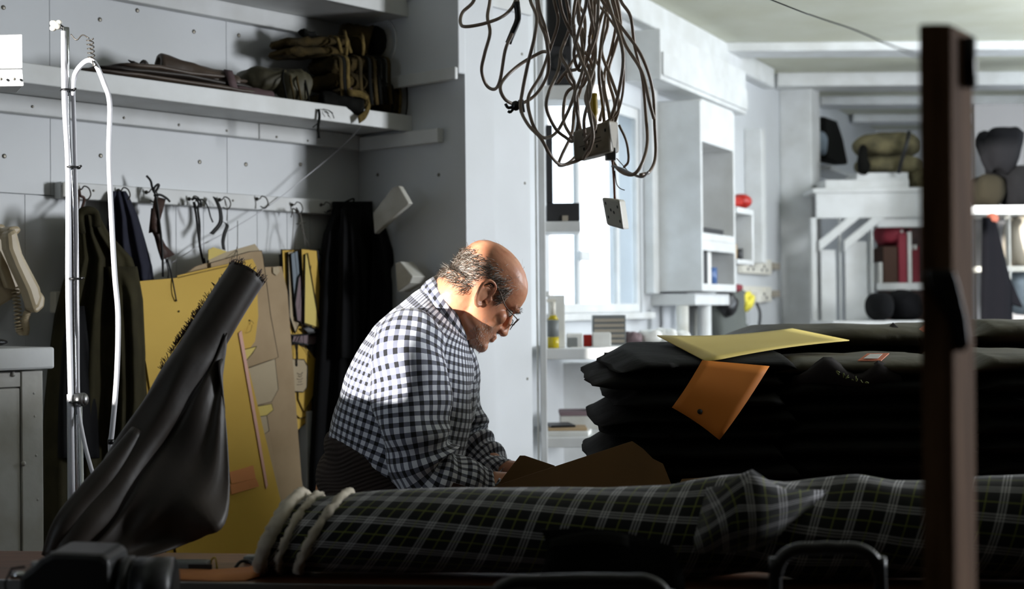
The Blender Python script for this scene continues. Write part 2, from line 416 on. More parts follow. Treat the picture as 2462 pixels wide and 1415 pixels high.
for px in (1388, 1482):
    tm = WW.tz(px, 500, -.02)[0]; q = MB(); q.pbox(WW, tm - .016, tm + .016, -.034, -.012, zbm + .04, zt - .05); q.build('mullion', M_PAINT, win, bev=.003)
tm = [t0 + .03] + [WW.tz(px, 500, -.02)[0] for px in (1388, 1482)] + [t1 - .03]
for i in range(3):
    q = MB(); q.pbox(WW, tm[i] + ((.016) if i else 0), tm[i + 1] - ((.016) if i < 2 else 0), -.025, -.021, zbm + .04, zt - .05); q.build('pane', M_GLASS, win)
q = MB(); q.pbox(WW, t0 - .05, t1 + .05, -.02, .05, zbm - .03, zbm); q.build('window_sill', M_PAINT, win, bev=.004)
tm_ = WW.tz(1405, 615)[0]; zz = WW.tz(1405, 615)[1]
q = MB(); q.pbox(WW, tm_ - .05, tm_ + .05, -.007, .008, zz - .02, zz + .02); q.build('window_catch', M_PAINT, win, bev=.004)
# a bright building across the yard, seen through the panes
q = MB(); q.pbox(WW, -.6, 16, -4.3, -4.0, 0, 4.5); q = struct(q.build('wall_yard', M_FARW))
for t in (4.2, 6.2, 8.2, 10.4, 12.8):
    f = MB(); f.pbox(WW, t, t + .8, -4.0, -3.9, 0, 4.5); f.build('brick_pier', M_BRICK, q)
q = MB(); q.box((-4.2, 4.35, 2.2), (.1, 0, 0), (0, 4.65, 0), (0, 0, 2.2)); struct(q.build('wall_sun_blocker', M_DIM))  # unseen slab added to keep the sun out of the far window
q = MB(); q.box((-4.2, -4.5, 3), (.1, 0, 0), (0, 2.5, 0), (0, 0, 3)); q.box((-4.2, -1.2, 3.6), (.1, 0, 0), (0, .85, 0), (0, 0, .8)); q.box((-3.2, 1.6, 2.48), (1.1, 0, 0), (0, 1.4, 0), (0, 0, .03)); struct(q.build('wall_sky_blocker', M_DIM))  # unseen slabs added to hide sky from the side window, leaving a sun slot
# cornice, pilaster, ceiling battens
q = MB(); q.pbox(WW, .9, 3.4, 0, .07, H - .12, H); struct(q.build('trim_1', M_PAINT, bev=.01))
tp = WW.tz(1876, 500, .0)[0]
q = MB(); q.pbox(WW, tp, tp + .22, 0, .2, 0, H); struct(q.build('trim_2', M_PAINT, bev=.008))
for i, (y0, dp) in enumerate(((7.72, .05), (8.72, .085), (9.7, .06), (10.6, .06))):
    xs_ = .03 + .4355 * (y0 - 5.4) / .9 - .02; q = MB(); q.box(((xs_ + 4.3) / 2, y0, H - dp / 2), ((4.3 - xs_) / 2, 0.03, 0), (0, .11, 0), (0, 0, dp / 2 - .0004)); struct(q.build('trim_%d' % (i + 3), M_PAINT, bev=.006))
q = MB(); q.box((3.7, 11.5, H / 2), (.85, 0, 0), (0, .08, 0), (0, 0, H / 2)); struct(q.build('wall_rear', M_WALL))
# right wall with its window, front wall behind the camera, side wall on the left with its window
q = MB()
def xwall(x0, x1, y0, y1, ya, yb, za, zb):
    w = MB()
    for (a, c, e, f) in ((y0, ya, 0, H), (yb, y1, 0, H), (ya, yb, 0, za), (ya, yb, zb, H)):
        w.box(((x0 + x1) / 2, (a + c) / 2, (e + f) / 2), ((x1 - x0) / 2, 0, 0), (0, (c - a) / 2, 0), (0, 0, (f - e) / 2))
    return w
struct(xwall(4.3, 4.45, -1.7, 5.5, 3.2, 4.0, 1.22, 2.56).build('wall_right', M_DIM))
struct(xwall(4.3, 4.45, 5.5, 11.6, 6.55, 7.85, .95, 2.25).build('wall_right', M_WALL))  # unseen wall; its opening is added to go with the side fill lamp
struct(xwall(-2.15, -2.0, -1.7, 3.4, .748, 2.20, 1.245, 2.4).build('wall_side', M_DIM))
q = MB(); q.box((1.1, -1.75, H / 2), (3.4, 0, 0), (0, .08, 0), (0, 0, H / 2)); struct(q.build('wall_front', M_DIM))

# ================================================================== long shelf, coat rail, high shelf
zsh = WA.tz(500, 253, .25)[1]      # lower edge of the front lip
_, ztop = WA.tz(500, 213, .25)
sh = thing('long_shelf', 'long white painted shelf running along the left wall under the cloth bundles', 'shelf', WA.w(1.0, .12, zsh))
t_end = WA.tz(990, 300, .25)[0]
q = MB(); q.pbox(WA, 0.01, 2.2, 0, .25, zsh + .004, ztop); q.build('board', M_PAINT, sh, bev=.003)
q = MB(); q.pbox(WA, 0.0, 2.2, .2502, .262, zsh - .004, ztop + .001); q.build('front_lip', M_PAINT, sh, bev=.003)
zc0 = WA.tz(500, 321, .03)[1]; zc1 = WA.tz(500, 283, .03)[1]
tj = WA.tz(622, 305, .03)[0]
for a, c in ((.0, tj - .001), (tj + .001, 2.2)):
    q = MB(); q.pbox(WA, a, c, .0005, .032, zc0, zsh + .003); q.build('wall_batten', M_PAINT, sh, bev=.003)
q = MB(); q.pbox(WB, .034, .405, .0005, .03, WB.tz(960, 352, .03)[1], WB.tz(960, 318, .03)[1]); bb = q.build('side_batten', M_PAINT, sh, bev=.003)
for px in (78, 298, 430, 545, 665, 740): 
    screw(WA, px, int(248 + (px - 78) * .125 + 8), sh, .0322, .004)
# high shelf at the top of the picture
z2 = WA.tz(900, 25, .27)[1]
hs = thing('high_shelf', 'white shelf high up at the top edge above the olive bundles', 'shelf', WA.w(.6, .12, z2))
ta = WA.tz(987, 20, .27)[0]; tb = WA.tz(420, 0, .27)[0]
q = MB(); q.pbox(WA, ta, 2.2, 0.001, .27, z2, z2 + .022); q.build('board', M_PAINT, hs, bev=.003)
q = MB(); q.pbox(WA, ta, 2.2, .2702, .282, z2 - .002, z2 + .06); q.build('front_lip', M_PAINT, hs, bev=.003)
q = MB(); q.pbox(WA, 0.04, 2.2, .001, .034, z2 - .055, z2 - .0005); q.build('wall_batten', M_PAINT, hs, bev=.003)
q = MB(); q.pbox(WA, .0, .034, .05, .30, z2 - .06, z2 - .0005); q.build('side_batten', M_PAINT, hs, bev=.003)
# coat rail
zr0 = WA.tz(480, 496, .035)[1]; zr1 = WA.tz(480, 459, .035)[1]
tL = WA.tz(146, 452, .035)[0]; tR = WA.tz(826, 500, .035)[0]
rail = thing('coat_rail', 'white wooden coat rail screwed to the left wall', 'coat rail', WA.w((tL + tR) / 2, 0, zr0))
q = MB(); q.pbox(WA, tR, tL, .0005, .036, zr0, zr1); q.build('rail_board', M_PAINT, rail, bev=.003)
q = MB(); q.pbox(WA, tL - .055, tL - .001, .037, .046, zr0 + .003, zr1 - .003); q.build('end_plate', M_OLDPAINT, rail, bev=.002)
HOOKS = []
for px, py in ((190, 455), (285, 458), (352, 462), (455, 478), (528, 480), (618, 478), (702, 492), (772, 492)):
    c = WA.at(px, py, .037); HOOKS.append(c)
    q = MB(); a = A_N; d = A_D
    pts = [c, c + a * .014, c + a * .02 + Z * .008 - d * .004, c + a * .03 + Z * .002 - d * .012, c + a * .034 - Z * .016 - d * .016, c + a * .026 - Z * .03 - d * .010, c + a * .014 - Z * .024 - d * .002]
    q.tube(pts, .0021, 6, 4); q.ball(c, .006, .006, .006, None, 8, 5); q.build('hook', M_WIRE, rail)
for px, py in ((225, 458), (300, 462), (150, 447), (645, 492), (560, 482)): screw(WA, px, py, rail, .0362, .0035)
# loose white bracket boards at the alcove
def bracket(pts, label, w):
    p = [WB.at(x, y, .12) for x, y in pts]; q = MB(); q.prism(p, -WB.n * w); 
    return tag(q.build('wooden_bracket', M_OLDPAINT, bev=.003), label, 'bracket')
bracket([(896, 512), (944, 450), (958, 446), (982, 488), (976, 494), (900, 562)], 'tilted white wooden bracket sticking out above the black coat', .022)
bracket([(950, 632), (962, 628), (992, 664), (985, 680), (955, 702)], 'small white wooden block end showing behind the man and the black coat', .06)
# small terminal box on the wall
c = WA.at(134, 726, .0); q = MB(); q.box(c + A_N * .016, A_D * .02, A_N * .016, Z * .03); o = tag(q.build('small_box', M_WPLAST, bev=.004), 'small white box fixed to the wall low beside the handset', 'box')
# faint cord strung across the wall
q = MB(); pts = [WA.at(884, 285, .255), WA.at(850, 325, .13), WA.at(800, 372, .075), WA.at(720, 437, .05), WA.at(640, 500, .046), WA.at(540, 560, .04), WA.at(470, 596, .03), WA.at(412, 632, .02)]
q.tube(pts, .0016, 6, 5); tag(q.build('string_line', M_HOSE), 'thin pale cord running down across the wall from the shelf bundles', 'cord')

# ================================================================== shared soft-goods builders
def cushion(c, ax, ay, az, seed, m, name, parent=None, pw=2.6, nu=40, nv=14, amp=.12, sc=9, loc=None, creases=0):
    """a soft folded pad: superellipsoid with wrinkles; ax, ay, az half-axis vectors"""
    c = V(c); ax = V(ax); ay = V(ay); az = V(az); th = az.length; q = MB(); rings = []
    def se(x): return math.copysign(abs(x) ** (2 / pw), x)
    for i in range(nv + 1):
        f = -math.pi / 2 + math.pi * i / nv; r = []
        for k in range(nu):
            g = 2 * math.pi * k / nu
            cx = se(math.cos(f)) if i not in (0, nv) else 0.02
            x = cx * se(math.cos(g)); y = cx * se(math.sin(g)); z = math.copysign(abs(math.sin(f)) ** .8, math.sin(f))
            p = c + ax * x + ay * y + az * z
            n = noise.noise(p * sc + V((seed * 5.1, seed, 0))) + .5 * noise.noise(p * sc * 2.3 + V((seed, 3, seed * 2.2)))
            if creases: n += .6 * math.sin(x * creases + seed + 2 * y) * (1 - abs(z)) 
            r.append(p + az.normalized() * n * amp * th + (ax * x + ay * y).normalized() * n * amp * th * .8)
        rings.append(r)
    q.loft(rings); return q.build(name, m, parent, loc=loc)
def strap(path, width_vec, th, m, name, parent, n=4):
    pts = smooth_path(path, n); g = [[p - V(width_vec) / 2, p + V(width_vec) / 2] for p in pts]
    q = MB(); q.sheet(g, th); return q.build(name, m, parent)
def roll(p0, p1, r0, r1, m, name, parent, seed=0, turns=1, amp=.06, n=18, L=24):
    """rolled cloth with a spiral end"""
    p0 = V(p0); p1 = V(p1); d = (p1 - p0).normalized(); u = d.cross(Z).normalized(); w = u.cross(d); q = MB(); rings = []
    for i in range(L + 1):
        t = i / L; c = p0.lerp(p1, t); r = r0 + (r1 - r0) * t; ring = []
        for k in range(n):
            a = 2 * math.pi * k / n; e = V((math.cos(a), math.sin(a), 0))
            rr = r * (1 + amp * noise.noise(V((math.cos(a) * 1.6, math.sin(a) * 1.6, t * 5 + seed * 3))) + .5 * amp * math.sin(a * 3 + t * 9 + seed))
            ring.append(c + (u * e.x + w * e.y) * rr)
        rings.append(ring)
    end0 = [[p0 - d * dd + (p - p0) * s for p in rings[0]] for s, dd in ((.25, -.006), (.6, -.004), (.62, .003), (.9, .004))]
    q.loft(end0 + rings + [[p1 + d * dd + (p - p1) * s for p in rings[-1]] for s, dd in ((.9, .004), (.6, .003), (.58, -.004), (.25, -.006))])
    return q.build(name, m, parent)

# ================================================================== bundles on the long shelf
def SP(px, py, off): return WA.at(px, py, off)
def shelf_thing(name, label, cat, px, group=None):
    t = WA.tz(px, 250, .13)[0]; return thing(name, label, cat, WA.w(t, .13, ztop + .001), group)
GB = None
# flat folded brown cloth lying at the left
t = shelf_thing('folded_cloth', 'flat stack of folded brown cloth at the left end of the long shelf', 'cloth', 350)
for k in range(3):
    tc = WA.tz(395 + k * 12, 200, .14)[0]
    cushion(WA.w(tc, .14, ztop + .012 + k * .017), A_D * (.33 - .05 * k), A_N * (.105 - .01 * k), Z * .0095, 3 + k, (M_BROWN, M_DKBROWN, M_BROWN)[k], 'fold', t, pw=5, amp=.5, sc=14)
# rolled brown cloth, tied
t = shelf_thing('rolled_cloth', 'rolled brown cloth tied with a strip on the long shelf', 'cloth', 480)
p0 = SP(382, 158, .14); p1 = SP(566, 205, .20)
roll(p0, p1, .036, .030, M_BROWN, 'roll', t, 2, amp=.16)
strap([SP(548, 185, .20) + Z * .02, SP(556, 190, .235), SP(560, 205, .24), SP(570, 226, .236)], A_D * .03, .003, M_MAROON, 'tie_strip', t)
cushion(SP(338, 160, .16), A_D * .035 + Z * .012, A_N * .012, Z * .008 + A_D * .006, 5, M_DKBROWN, 'loose_end', t, amp=.8, sc=40)
q = MB(); q.tube([SP(330, 170, .17), SP(345, 148, .18), SP(358, 163, .18), SP(366, 175, .18)], .006, 6); q.build('loose_strap', M_DKBROWN, t)
# maroon brown roll further right, at the front
t = shelf_thing('maroon_roll', 'small maroon cloth roll at the shelf front beside the olive bundles', 'cloth', 590)
roll(SP(566, 222, .215), SP(650, 232, .225), .021, .018, M_MAROON, 'roll', t, 4, amp=.12)
cushion(SP(672, 240, .23), A_D * .028, A_N * .012, Z * .006, 9, M_TAN, 'loose_end', t, amp=.5, sc=30)
# olive cloth bundle
t = shelf_thing('olive_bundle', 'folded olive cloth bundle between the maroon roll and the webbing stack', 'bundle', 680)
cushion(SP(636, 196, .13), A_D * .10 - Z * .01, A_N * .08, Z * .042, 12, M_OLIVE, 'fold', t, amp=.3, sc=16, creases=4)
cushion(SP(705, 208, .20), A_D * .055, A_N * .045, Z * .048, 13, M_OLIVE, 'fold', t, amp=.3, sc=22, creases=9)
for px in (682, 700, 716, 735):
    strap([SP(px, 168, .20), SP(px - 2, 190, .247), SP(px + 3, 215, .25), SP(px + 8, 243, .235)], A_D * .006, .004, M_DKOLIVE if px % 4 else M_WEB, 'strap', t)
# big stack of webbing belts (middle)
def webbing(label, lx, rx, ty, by, off, half_n, seed, n=6, group=None, m=M_WEB, cre=26):
    """a bundle of webbing: folded loops side by side with cross straps"""
    t = shelf_thing('webbing_bundle', label, 'bundle', (lx + rx) / 2, group)
    ctr = SP((lx + rx) / 2, (ty + by) / 2, off); L = SP(lx, (ty + by) / 2, off); R = SP(rx, (ty + by) / 2, off)
    hx = (R - L) / 2; hz = (SP((lx + rx) / 2, ty, off) - SP((lx + rx) / 2, by, off)).length / 2
    rnd = random.Random(seed)
    for k in range(n):
        zc = -hz + (k + .5) * 2 * hz / n
        cushion(ctr + Z * zc + hx * rnd.uniform(-.08, .08) + A_N * rnd.uniform(-.015, .012), hx * rnd.uniform(.85, 1.0), A_N * half_n * rnd.uniform(.85, 1), Z * hz / n * 1.06, seed + k, m if k % 3 else M_WEB, 'belt_fold', t, pw=4, amp=.34, sc=30, nu=120, nv=8, creases=cre)
    return t, ctr, hx, hz
t, c, hx, hz = webbing('large bundle of folded olive webbing belts in the middle of the shelf heap', 760, 900, 140, 262, .15, .085, 21, 3, cre=34)
for f, m in ((-.62, M_WEBLT), (.45, M_DKOLIVE), (-.85, M_WEB), (.8, M_WEB), (-.75, M_DKOLIVE), (-.2, M_WEB), (.12, M_DKOLIVE), (.3, M_WEB), (.62, M_DKOLIVE)):
    strap([c + hx * f + A_N * .06 + Z * hz * 1.03, c + hx * f + A_N * .097 + Z * hz * .8, c + hx * f + A_N * .1, c + hx * (f + .08) + A_N * .098 - Z * hz * .95], hx.normalized() * .014, .003, m, 'strap', t)
strap([c + hx * -.55 + A_N * .1 - Z * hz * .3, c + hx * -.5 + A_N * .11 - Z * hz * .8, c + hx * -.38 + A_N * .115 - Z * (hz * 1.15)], hx.normalized() * .014, .003, M_MAROON, 'strap_end', t)
t, c, hx, hz = webbing('olive webbing bundle lying on top of the shelf heap', 668, 850, 92, 138, .12, .075, 31, 2, cre=7)
cushion(SP(738, 82, .13), A_D * .03 + Z * .006, A_N * .02, Z * .012, 33, M_DKOLIVE, 'buckle_end', t, amp=.6, sc=40)
for f in (.1, .35, .75):
    strap([c + hx * f + A_N * .05 + Z * hz * 1.05, c + hx * f + A_N * .085 + Z * hz * .7, c + hx * (f + .1) + A_N * .088 - Z * hz * .9], hx.normalized() * .012, .003, M_WEBLT, 'strap', t)
# coiled roll at the top right, its round end facing the room
t = shelf_thing('webbing_coil', 'dark coiled webbing roll standing highest at the right of the heap', 'bundle', 880)
roll(SP(818, 92, .10), SP(888, 108, .17), .05, .062, M_WEB, 'coil', t, 6, amp=.1)
cushion(SP(902, 100, .18), A_D * .03, A_N * .04, Z * .052, 36, M_DKOLIVE, 'coil_end', t, pw=2.2, amp=.15, sc=20)
for px in (828, 868):
    strap([SP(px, 72, .16), SP(px + 4, 90, .235), SP(px + 6, 112, .245), SP(px + 4, 134, .22)], A_D * .012, .003, M_WEBLT, 'strap', t)
# dark underside bundle with a light webbing edge hanging over the lip
t = shelf_thing('hanging_webbing', 'dark webbing roll with a tan edge hanging over the shelf front', 'bundle', 830)
roll(SP(772, 246, .20), SP(868, 258, .262), .036, .03, M_DKOLIVE, 'roll', t, 8, amp=.14)
strap([SP(838, 222, .27), SP(872, 228, .285), SP(888, 246, .29), SP(878, 275, .288), SP(862, 288, .285)], A_D * .006 + Z * .022, .004, M_WEBLT, 'tan_edge', t)
strap([SP(766, 262, .268), SP(768, 280, .272), SP(765, 305, .272), SP(767, 332, .272)], A_D * .008, .004, M_DKOLIVE, 'hanging_strap', t)
q = MB()
for a in ((790, 265, 803, 284), (780, 268, 790, 280), (770, 292, 752, 306), (776, 262, 800, 272)):
    q.tube([SP(a[0], a[1], .268), SP((a[0] + a[2]) / 2 + 2, (a[1] + a[3]) / 2 - 2, .275), SP(a[2], a[3], .272)], .0014, 5, 3)
q.build('loose_thread', M_DKOLIVE, t)
# rightmost bundle
t, c, hx, hz = webbing('striped webbing bundle at the right end of the long shelf', 888, 978, 206, 284, .15, .075, 41, 1, cre=16)
for f in (-.75, -.35, .05, .42, .75):
    strap([c + hx * f + A_N * .05 + Z * hz * 1.04, c + hx * f + A_N * .086 + Z * hz * .8, c + hx * f + A_N * .09 - Z * hz * .2, c + hx * f + A_N * .084 - Z * hz * .95], hx.normalized() * .011, .003, M_WEBLT if f in (-.35, .42) else M_DKOLIVE, 'strap', t)
cushion(SP(992, 274, .16), A_D * .02, A_N * .03, Z * .016, 44, M_DKOLIVE, 'dark_end', t, amp=.4, sc=30)

# ================================================================== hanging coats and strips
def drape(rows, off, depth, m, name, parent, seed=0, folds=5, famp=.012, cols=26, sub=5, back=.008, loc=None):
    """a hanging garment: rows of (py, pxL, pxR); bulges to the room by depth with vertical folds"""
    R = []
    for i in range(len(rows) - 1):
        for k in range(sub):
            t = k / sub; a, bb = rows[i], rows[i + 1]; R.append([a[j] + (bb[j] - a[j]) * t for j in range(3)])
    R.append(list(rows[-1])); q = MB(); n = len(R); rings = []
    for i, (py, l, r) in enumerate(R):
        v = i / (n - 1); ring = []
        for k in range(cols):
            u = k / (cols - 1); px = l + (r - l) * u
            pr = math.sqrt(max(0, 1 - (2 * u - 1) ** 2)) ** .7
            fo = famp * math.sin(u * folds * 6.283 + seed * 2 + v * 2.2 * math.sin(seed)) * min(1, v * 3 + .2) + famp * .8 * noise.noise(V((u * 4 + seed, v * 6, seed * 2)))
            ring.append(SP(px, py, off + back + pr * depth * min(1, .45 + v * 2) + fo * pr))
        for k in range(cols - 1, -1, -1):
            u = k / (cols - 1); px = l + (r - l) * u
            ring.append(SP(px, py, off + (.25 * back)))
        rings.append(ring)
    q.loft(rings); return q.build(name, m, parent, loc=loc)
# khaki wool coat
t = thing('khaki_coat', 'dark khaki wool coat hanging from the left end of the coat rail', 'coat', WA.w(WA.tz(230, 900)[0], .06, .3))
drape([(512, 186, 236), (560, 180, 262), (620, 172, 318), (680, 150, 338), (760, 130, 345), (850, 118, 352), (980, 105, 362), (1120, 98, 372), (1300, 96, 380), (1420, 96, 384)], .078, .09, M_KHAKI, 'coat_body', t, 1, 4, .02)
q = MB(); q.tube([SP(196, 560, .17), SP(190, 520, .16), SP(205, 506, .165), SP(228, 512, .17), (SP(232, 545, .175))], .012, 8); q.build('collar', M_KHAKI, t)
drape([(640, 255, 330), (720, 268, 344), (850, 280, 350), (960, 285, 348), (1060, 280, 345)], .16, .05, M_KHAKI, 'sleeve', t, 3, 2, .012)
drape([(735, 170, 204), (820, 150, 215), (980, 140, 235), (1100, 138, 240)], .155, .045, M_BLACK, 'lapel', t, 4, 2, .008)
q = MB(); q.tube([SP(190, 520, .1), HOOKS[0] + A_N * .026 - Z * .03, SP(193, 470, .07), SP(190, 458, .05), SP(187, 500, .1)], .004, 6); q.build('hanging_loop', M_LEATHER, t)
# navy garment
t = thing('navy_garment', 'dark navy cloth garment hanging to a point behind the khaki coat', 'coat', WA.w(WA.tz(310, 560)[0], .04, 1.2))
drape([(459, 271, 303), (475, 266, 312), (520, 260, 332), (580, 252, 350), (640, 250, 366), (700, 250, 374), (820, 250, 376)], .037, .034, M_NAVY, 'cloth', t, 6, 3, .012, back=.004)
# brown leather strip with cords
t = thing('leather_strip', 'twisted brown leather strip tied with black cord on the coat rail', 'strip', WA.w(WA.tz(385, 560)[0], .04, 1.35))
g = [[SP(a, y, o), SP(bb, y2, o2)] for a, y, o, bb, y2, o2 in ((372, 472, .07, 398, 478, .07), (366, 510, .08, 390, 510, .07), (360, 545, .075, 382, 535, .08), (372, 570, .06, 384, 560, .08), (380, 600, .075, 398, 590, .06), (388, 625, .08, 420, 612, .06))]
q = MB(); q.sheet(g, .003); q.build('strip', M_LEATHER, t)
q = MB(); q.sheet([[SP(364, 500, .066), SP(392, 500, .06)], [SP(358, 560, .062), SP(378, 556, .06)]], .003); q.build('strip_tail', M_LEATHER, t)
q = MB(); q.tube([SP(352, 422, .06), SP(362, 434, .065), SP(366, 450, .072), SP(372, 462, .075), SP(382, 446, .08), SP(378, 444, .08), SP(370, 455, .078), SP(376, 480, .08), SP(384, 540, .085), SP(390, 600, .085), SP(392, 665, .08)], .0036, 6)
q.tube([SP(370, 470, .08), SP(385, 468, .085), SP(400, 476, .08), SP(408, 484, .075)], .0036, 6); q.build('cord', M_INK, t)
q = MB(); q.tube([SP(398, 620, .075), SP(405, 650, .08), SP(404, 668, .08)], .0022, 6); q.tube([SP(402, 622, .075), SP(412, 660, .12), SP(420, 700, .132), SP(424, 724, .128)], .0022, 6); q.build('string', M_INK, t)
# black cords
t = thing('black_lanyard', 'looped black cord hanging from a rail hook above the yellow card', 'cord', WA.w(WA.tz(480, 560)[0], .04, 1.45))
q = MB(); q.tube([SP(462, 480, .06), SP(470, 476, .075), SP(478, 490, .08), SP(472, 500, .08), SP(466, 485, .075), SP(472, 520, .08), SP(478, 570, .08), SP(484, 610, .08), SP(492, 640, .078)], .0036, 6)
q.tube([SP(466, 476, .07), SP(480, 480, .08), SP(484, 495, .082), SP(476, 500, .082), SP(480, 540, .08), SP(480, 595, .078)], .0032, 6)
q.tube([SP(470, 482, .075), SP(488, 480, .08), SP(500, 498, .08), SP(506, 520, .078), SP(512, 534, .077)], .0026, 6); q.build('cord', M_INK, t)
q = MB(); q.tube([SP(490, 620, .078), SP(496, 640, .08), SP(506, 612, .075)], .0034, 6); q.build('knot', M_INK, t)
# black ribbon
t = thing('black_ribbon', 'black ribbon with a loop hanging on wire from a rail hook', 'ribbon', WA.w(WA.tz(525, 540)[0], .04, 1.5))
for path, wd in (([SP(516, 474, .06), SP(524, 490, .075), SP(530, 510, .08), SP(530, 535, .082), SP(514, 556, .08), (SP(508, 562, .078))], .014), ([SP(530, 530, .075), SP(546, 540, .08), SP(540, 560, .082), SP(536, 580, .08), SP(538, 600, .08)], .012)):
    strap(path, A_D * wd + Z * .004, .002, M_INK, 'ribbon', t)
q = MB(); q.tube([HOOKS[4] + A_N * .03 - Z * .02, SP(540, 478, .08), SP(546, 500, .08), SP(545, 530, .08)], .0012, 5); q.build('wire', M_WIRE, t)
# black coat by the alcove
t = thing('black_coat', 'long black coat hanging at the right end of the coat rail', 'coat', WA.w(WA.tz(850, 800)[0], .06, .35))
drape([(484, 800, 902), (520, 796, 903), (560, 778, 906), (620, 768, 945), (700, 762, 958), (800, 758, 965), (950, 748, 968), (1100, 740, 960), (1300, 735, 950), (1420, 735, 950)], .036, .085, M_BLACK, 'coat_body', t, 9, 4, .015)
drape([(540, 893, 925), (600, 895, 950), (680, 890, 962), (800, 880, 975), (900, 870, 985)], .115, .05, M_BLACK, 'sleeve', t, 11, 2, .012)
drape([(500, 820, 856), (600, 815, 860), (720, 810, 866), (860, 806, 868)], .118, .025, M_BLACK, 'lapel', t, 12, 2, .008)
q = MB(); q.tube([SP(850, 486, .07), SP(846, 478, .06), HOOKS[7] + A_N * .03 - Z * .025], .003, 6); q.build('hanging_loop', M_BLACK, t)

# ================================================================== pattern cards
def ink_edge(pts, parent, r=.0013, closed=True, name='inked_edge', m=M_INK):
    q = MB(); q.tube(pts, r, 5, 0, closed); return q.build(name, m, parent)
def card(poly, off, m, label, name='pattern_card', cat='pattern card', group=None, th=.0022, ink=False, tilt=0, parent=None, curl=0):
    """a flat sheet of card cut to an outline, hanging on the wall side at a given distance"""
    ys = [y for _, y in poly]; y0 = min(ys); y1 = max(ys)
    pts = []
    n = len(poly)
    for i in range(n):
        a, bb = poly[i], poly[(i + 1) % n]; seg = max(1, int(math.hypot(a[0] - bb[0], a[1] - bb[1]) / 60))
        for k in range(seg): pts.append((a[0] + (bb[0] - a[0]) * k / seg, a[1] + (bb[1] - a[1]) * k / seg))
    cx = sum(p[0] for p in pts) / len(pts)
    P3 = [SP(x, y, off + tilt * (y - y0) / (y1 - y0 + 1) ) for x, y in pts]
    q = MB(); q.prism(P3, A_N * th)
    if parent is not None: return q.build(name, m, parent)
    o = q.build(name, m); tag(o, label, cat, group); o['_n'] = 0
    if ink: ink_edge([p + A_N * (th + .0004) for p in P3], o, .0016 if ink is True else ink)
    return o
tc = card([(340, 690), (430, 668), (470, 640), (600, 600), (640, 1000), (690, 1300), (700, 1325), (500, 1345), (400, 1350)], .095, M_TAN, 'large tan card behind the yellow pattern cards')
card([(500, 618), (612, 586), (622, 600), (640, 760), (520, 760)], .10, M_BUFF, 'buff card with rounded corner showing top behind the yellow cards')
card([(505, 632), (600, 604), (628, 602), (632, 620), (650, 760), (668, 858), (600, 890), (520, 800)], .104, M_TAN, 'worn tan card with a torn lower point, right behind the yellow cards', ink=.0009)
card([(500, 600), (512, 594), (545, 604), (500, 625)], .108, M_YCARD2, 'small pale green corner of card behind the tan card')
card([(425, 662), (520, 640), (606, 622), (615, 640), (620, 760), (612, 820), (590, 850), (560, 1200), (460, 1200)], .112, M_YCARD, 'second yellow pattern card with drawn marks, under the front one')
card([(316, 708), (330, 706), (420, 1345), (400, 1350)], .116, M_YCARD, 'narrow yellow card edge left of the main yellow card', ink=.0012)
o = card([(320, 684), (328, 676), (420, 668), (600, 630), (606, 640), (596, 780), (576, 800), (700, 1310), (640, 1345), (470, 1372), (425, 1340)], .122, M_YCARD, 'largest yellow pattern card, hung in front by a black string')
q = MB()
for px, py in ((424, 722), (430, 748), (600, 770)): q.ball(SP(px, py, .126), .003, .003, .003, None, 6, 4)
q.build('pin_hole', M_INK, o)
q = MB(); q.tube([SP(427, 668, .126), SP(520, 646, .126), SP(590, 628, .126)], .0006, 4, 2)
q.tube([SP(600, 780, .126), SP(604, 770, .126), SP(610, 778, .126)], .0007, 4, 2); q.tube([SP(590, 800, .126), SP(602, 796, .126), SP(606, 780, .126)], .0006, 4, 2); q.build('pencil_line', M_INK, o)
card([(550, 1135), (608, 1118), (614, 1150), (556, 1162)], .128, M_PEACH, 'upper orange card strip pinned on the yellow card')
card([(552, 1164), (615, 1150), (622, 1168), (556, 1188)], .127, M_PEACH, 'lower orange card strip pinned on the yellow card')
card([(573, 800), (580, 794), (643, 1165), (639, 1175)], .126, M_PINK, 'thin orange card edge running down beside the front yellow card')
card([(585, 840), (616, 832), (606, 848), (580, 880)], .118, M_YCARD2, 'small yellow curved flap below the torn tan card', ink=.0012)
card([(574, 892), (660, 862), (668, 935), (652, 965), (600, 978), (590, 940)], .113, M_BUFF, 'grey buff card with rounded corners between yellow and tan cards', ink=.0008)
card([(596, 980), (652, 970), (656, 985), (640, 998), (600, 1004)], .115, M_YCARD2, 'small lemon card with curved end under the buff card', ink=.001)
card([(602, 1004), (640, 998), (646, 1035), (612, 1058)], .1145, M_BUFF, 'small buff card below the lemon card', ink=.0009)
card([(636, 642), (676, 640), (690, 700), (724, 1150), (735, 1215), (690, 1245), (660, 1230), (610, 1050), (640, 900)], .085, M_TAN, 'tall tan card hanging behind the wired pattern set')
card([(655, 642), (668, 640), (672, 652), (664, 662), (656, 656)], .09, M_BUFF, 'small torn scrap pinned on top of the tall tan card')
q = MB(); q.pbox(WA, WA.tz(742, 1000)[0], WA.tz(704, 1000)[0], .03, .07, .70, WA.tz(720, 985)[1]); tag(q.build('white_board', M_PAINT, bev=.003), 'white board edge standing behind the tall tan card', 'board')
q = MB(); q.tube([SP(571, 530, .05), SP(571, 580, .08), SP(570, 625, .128)], .0012, 5, 3); q.tube([SP(571, 590, .09), SP(563, 620, .128)], .001, 5, 0); tag(q.build('hanging_wire', M_WIRE), 'thin wire hook from which the tan cards hang', 'wire')
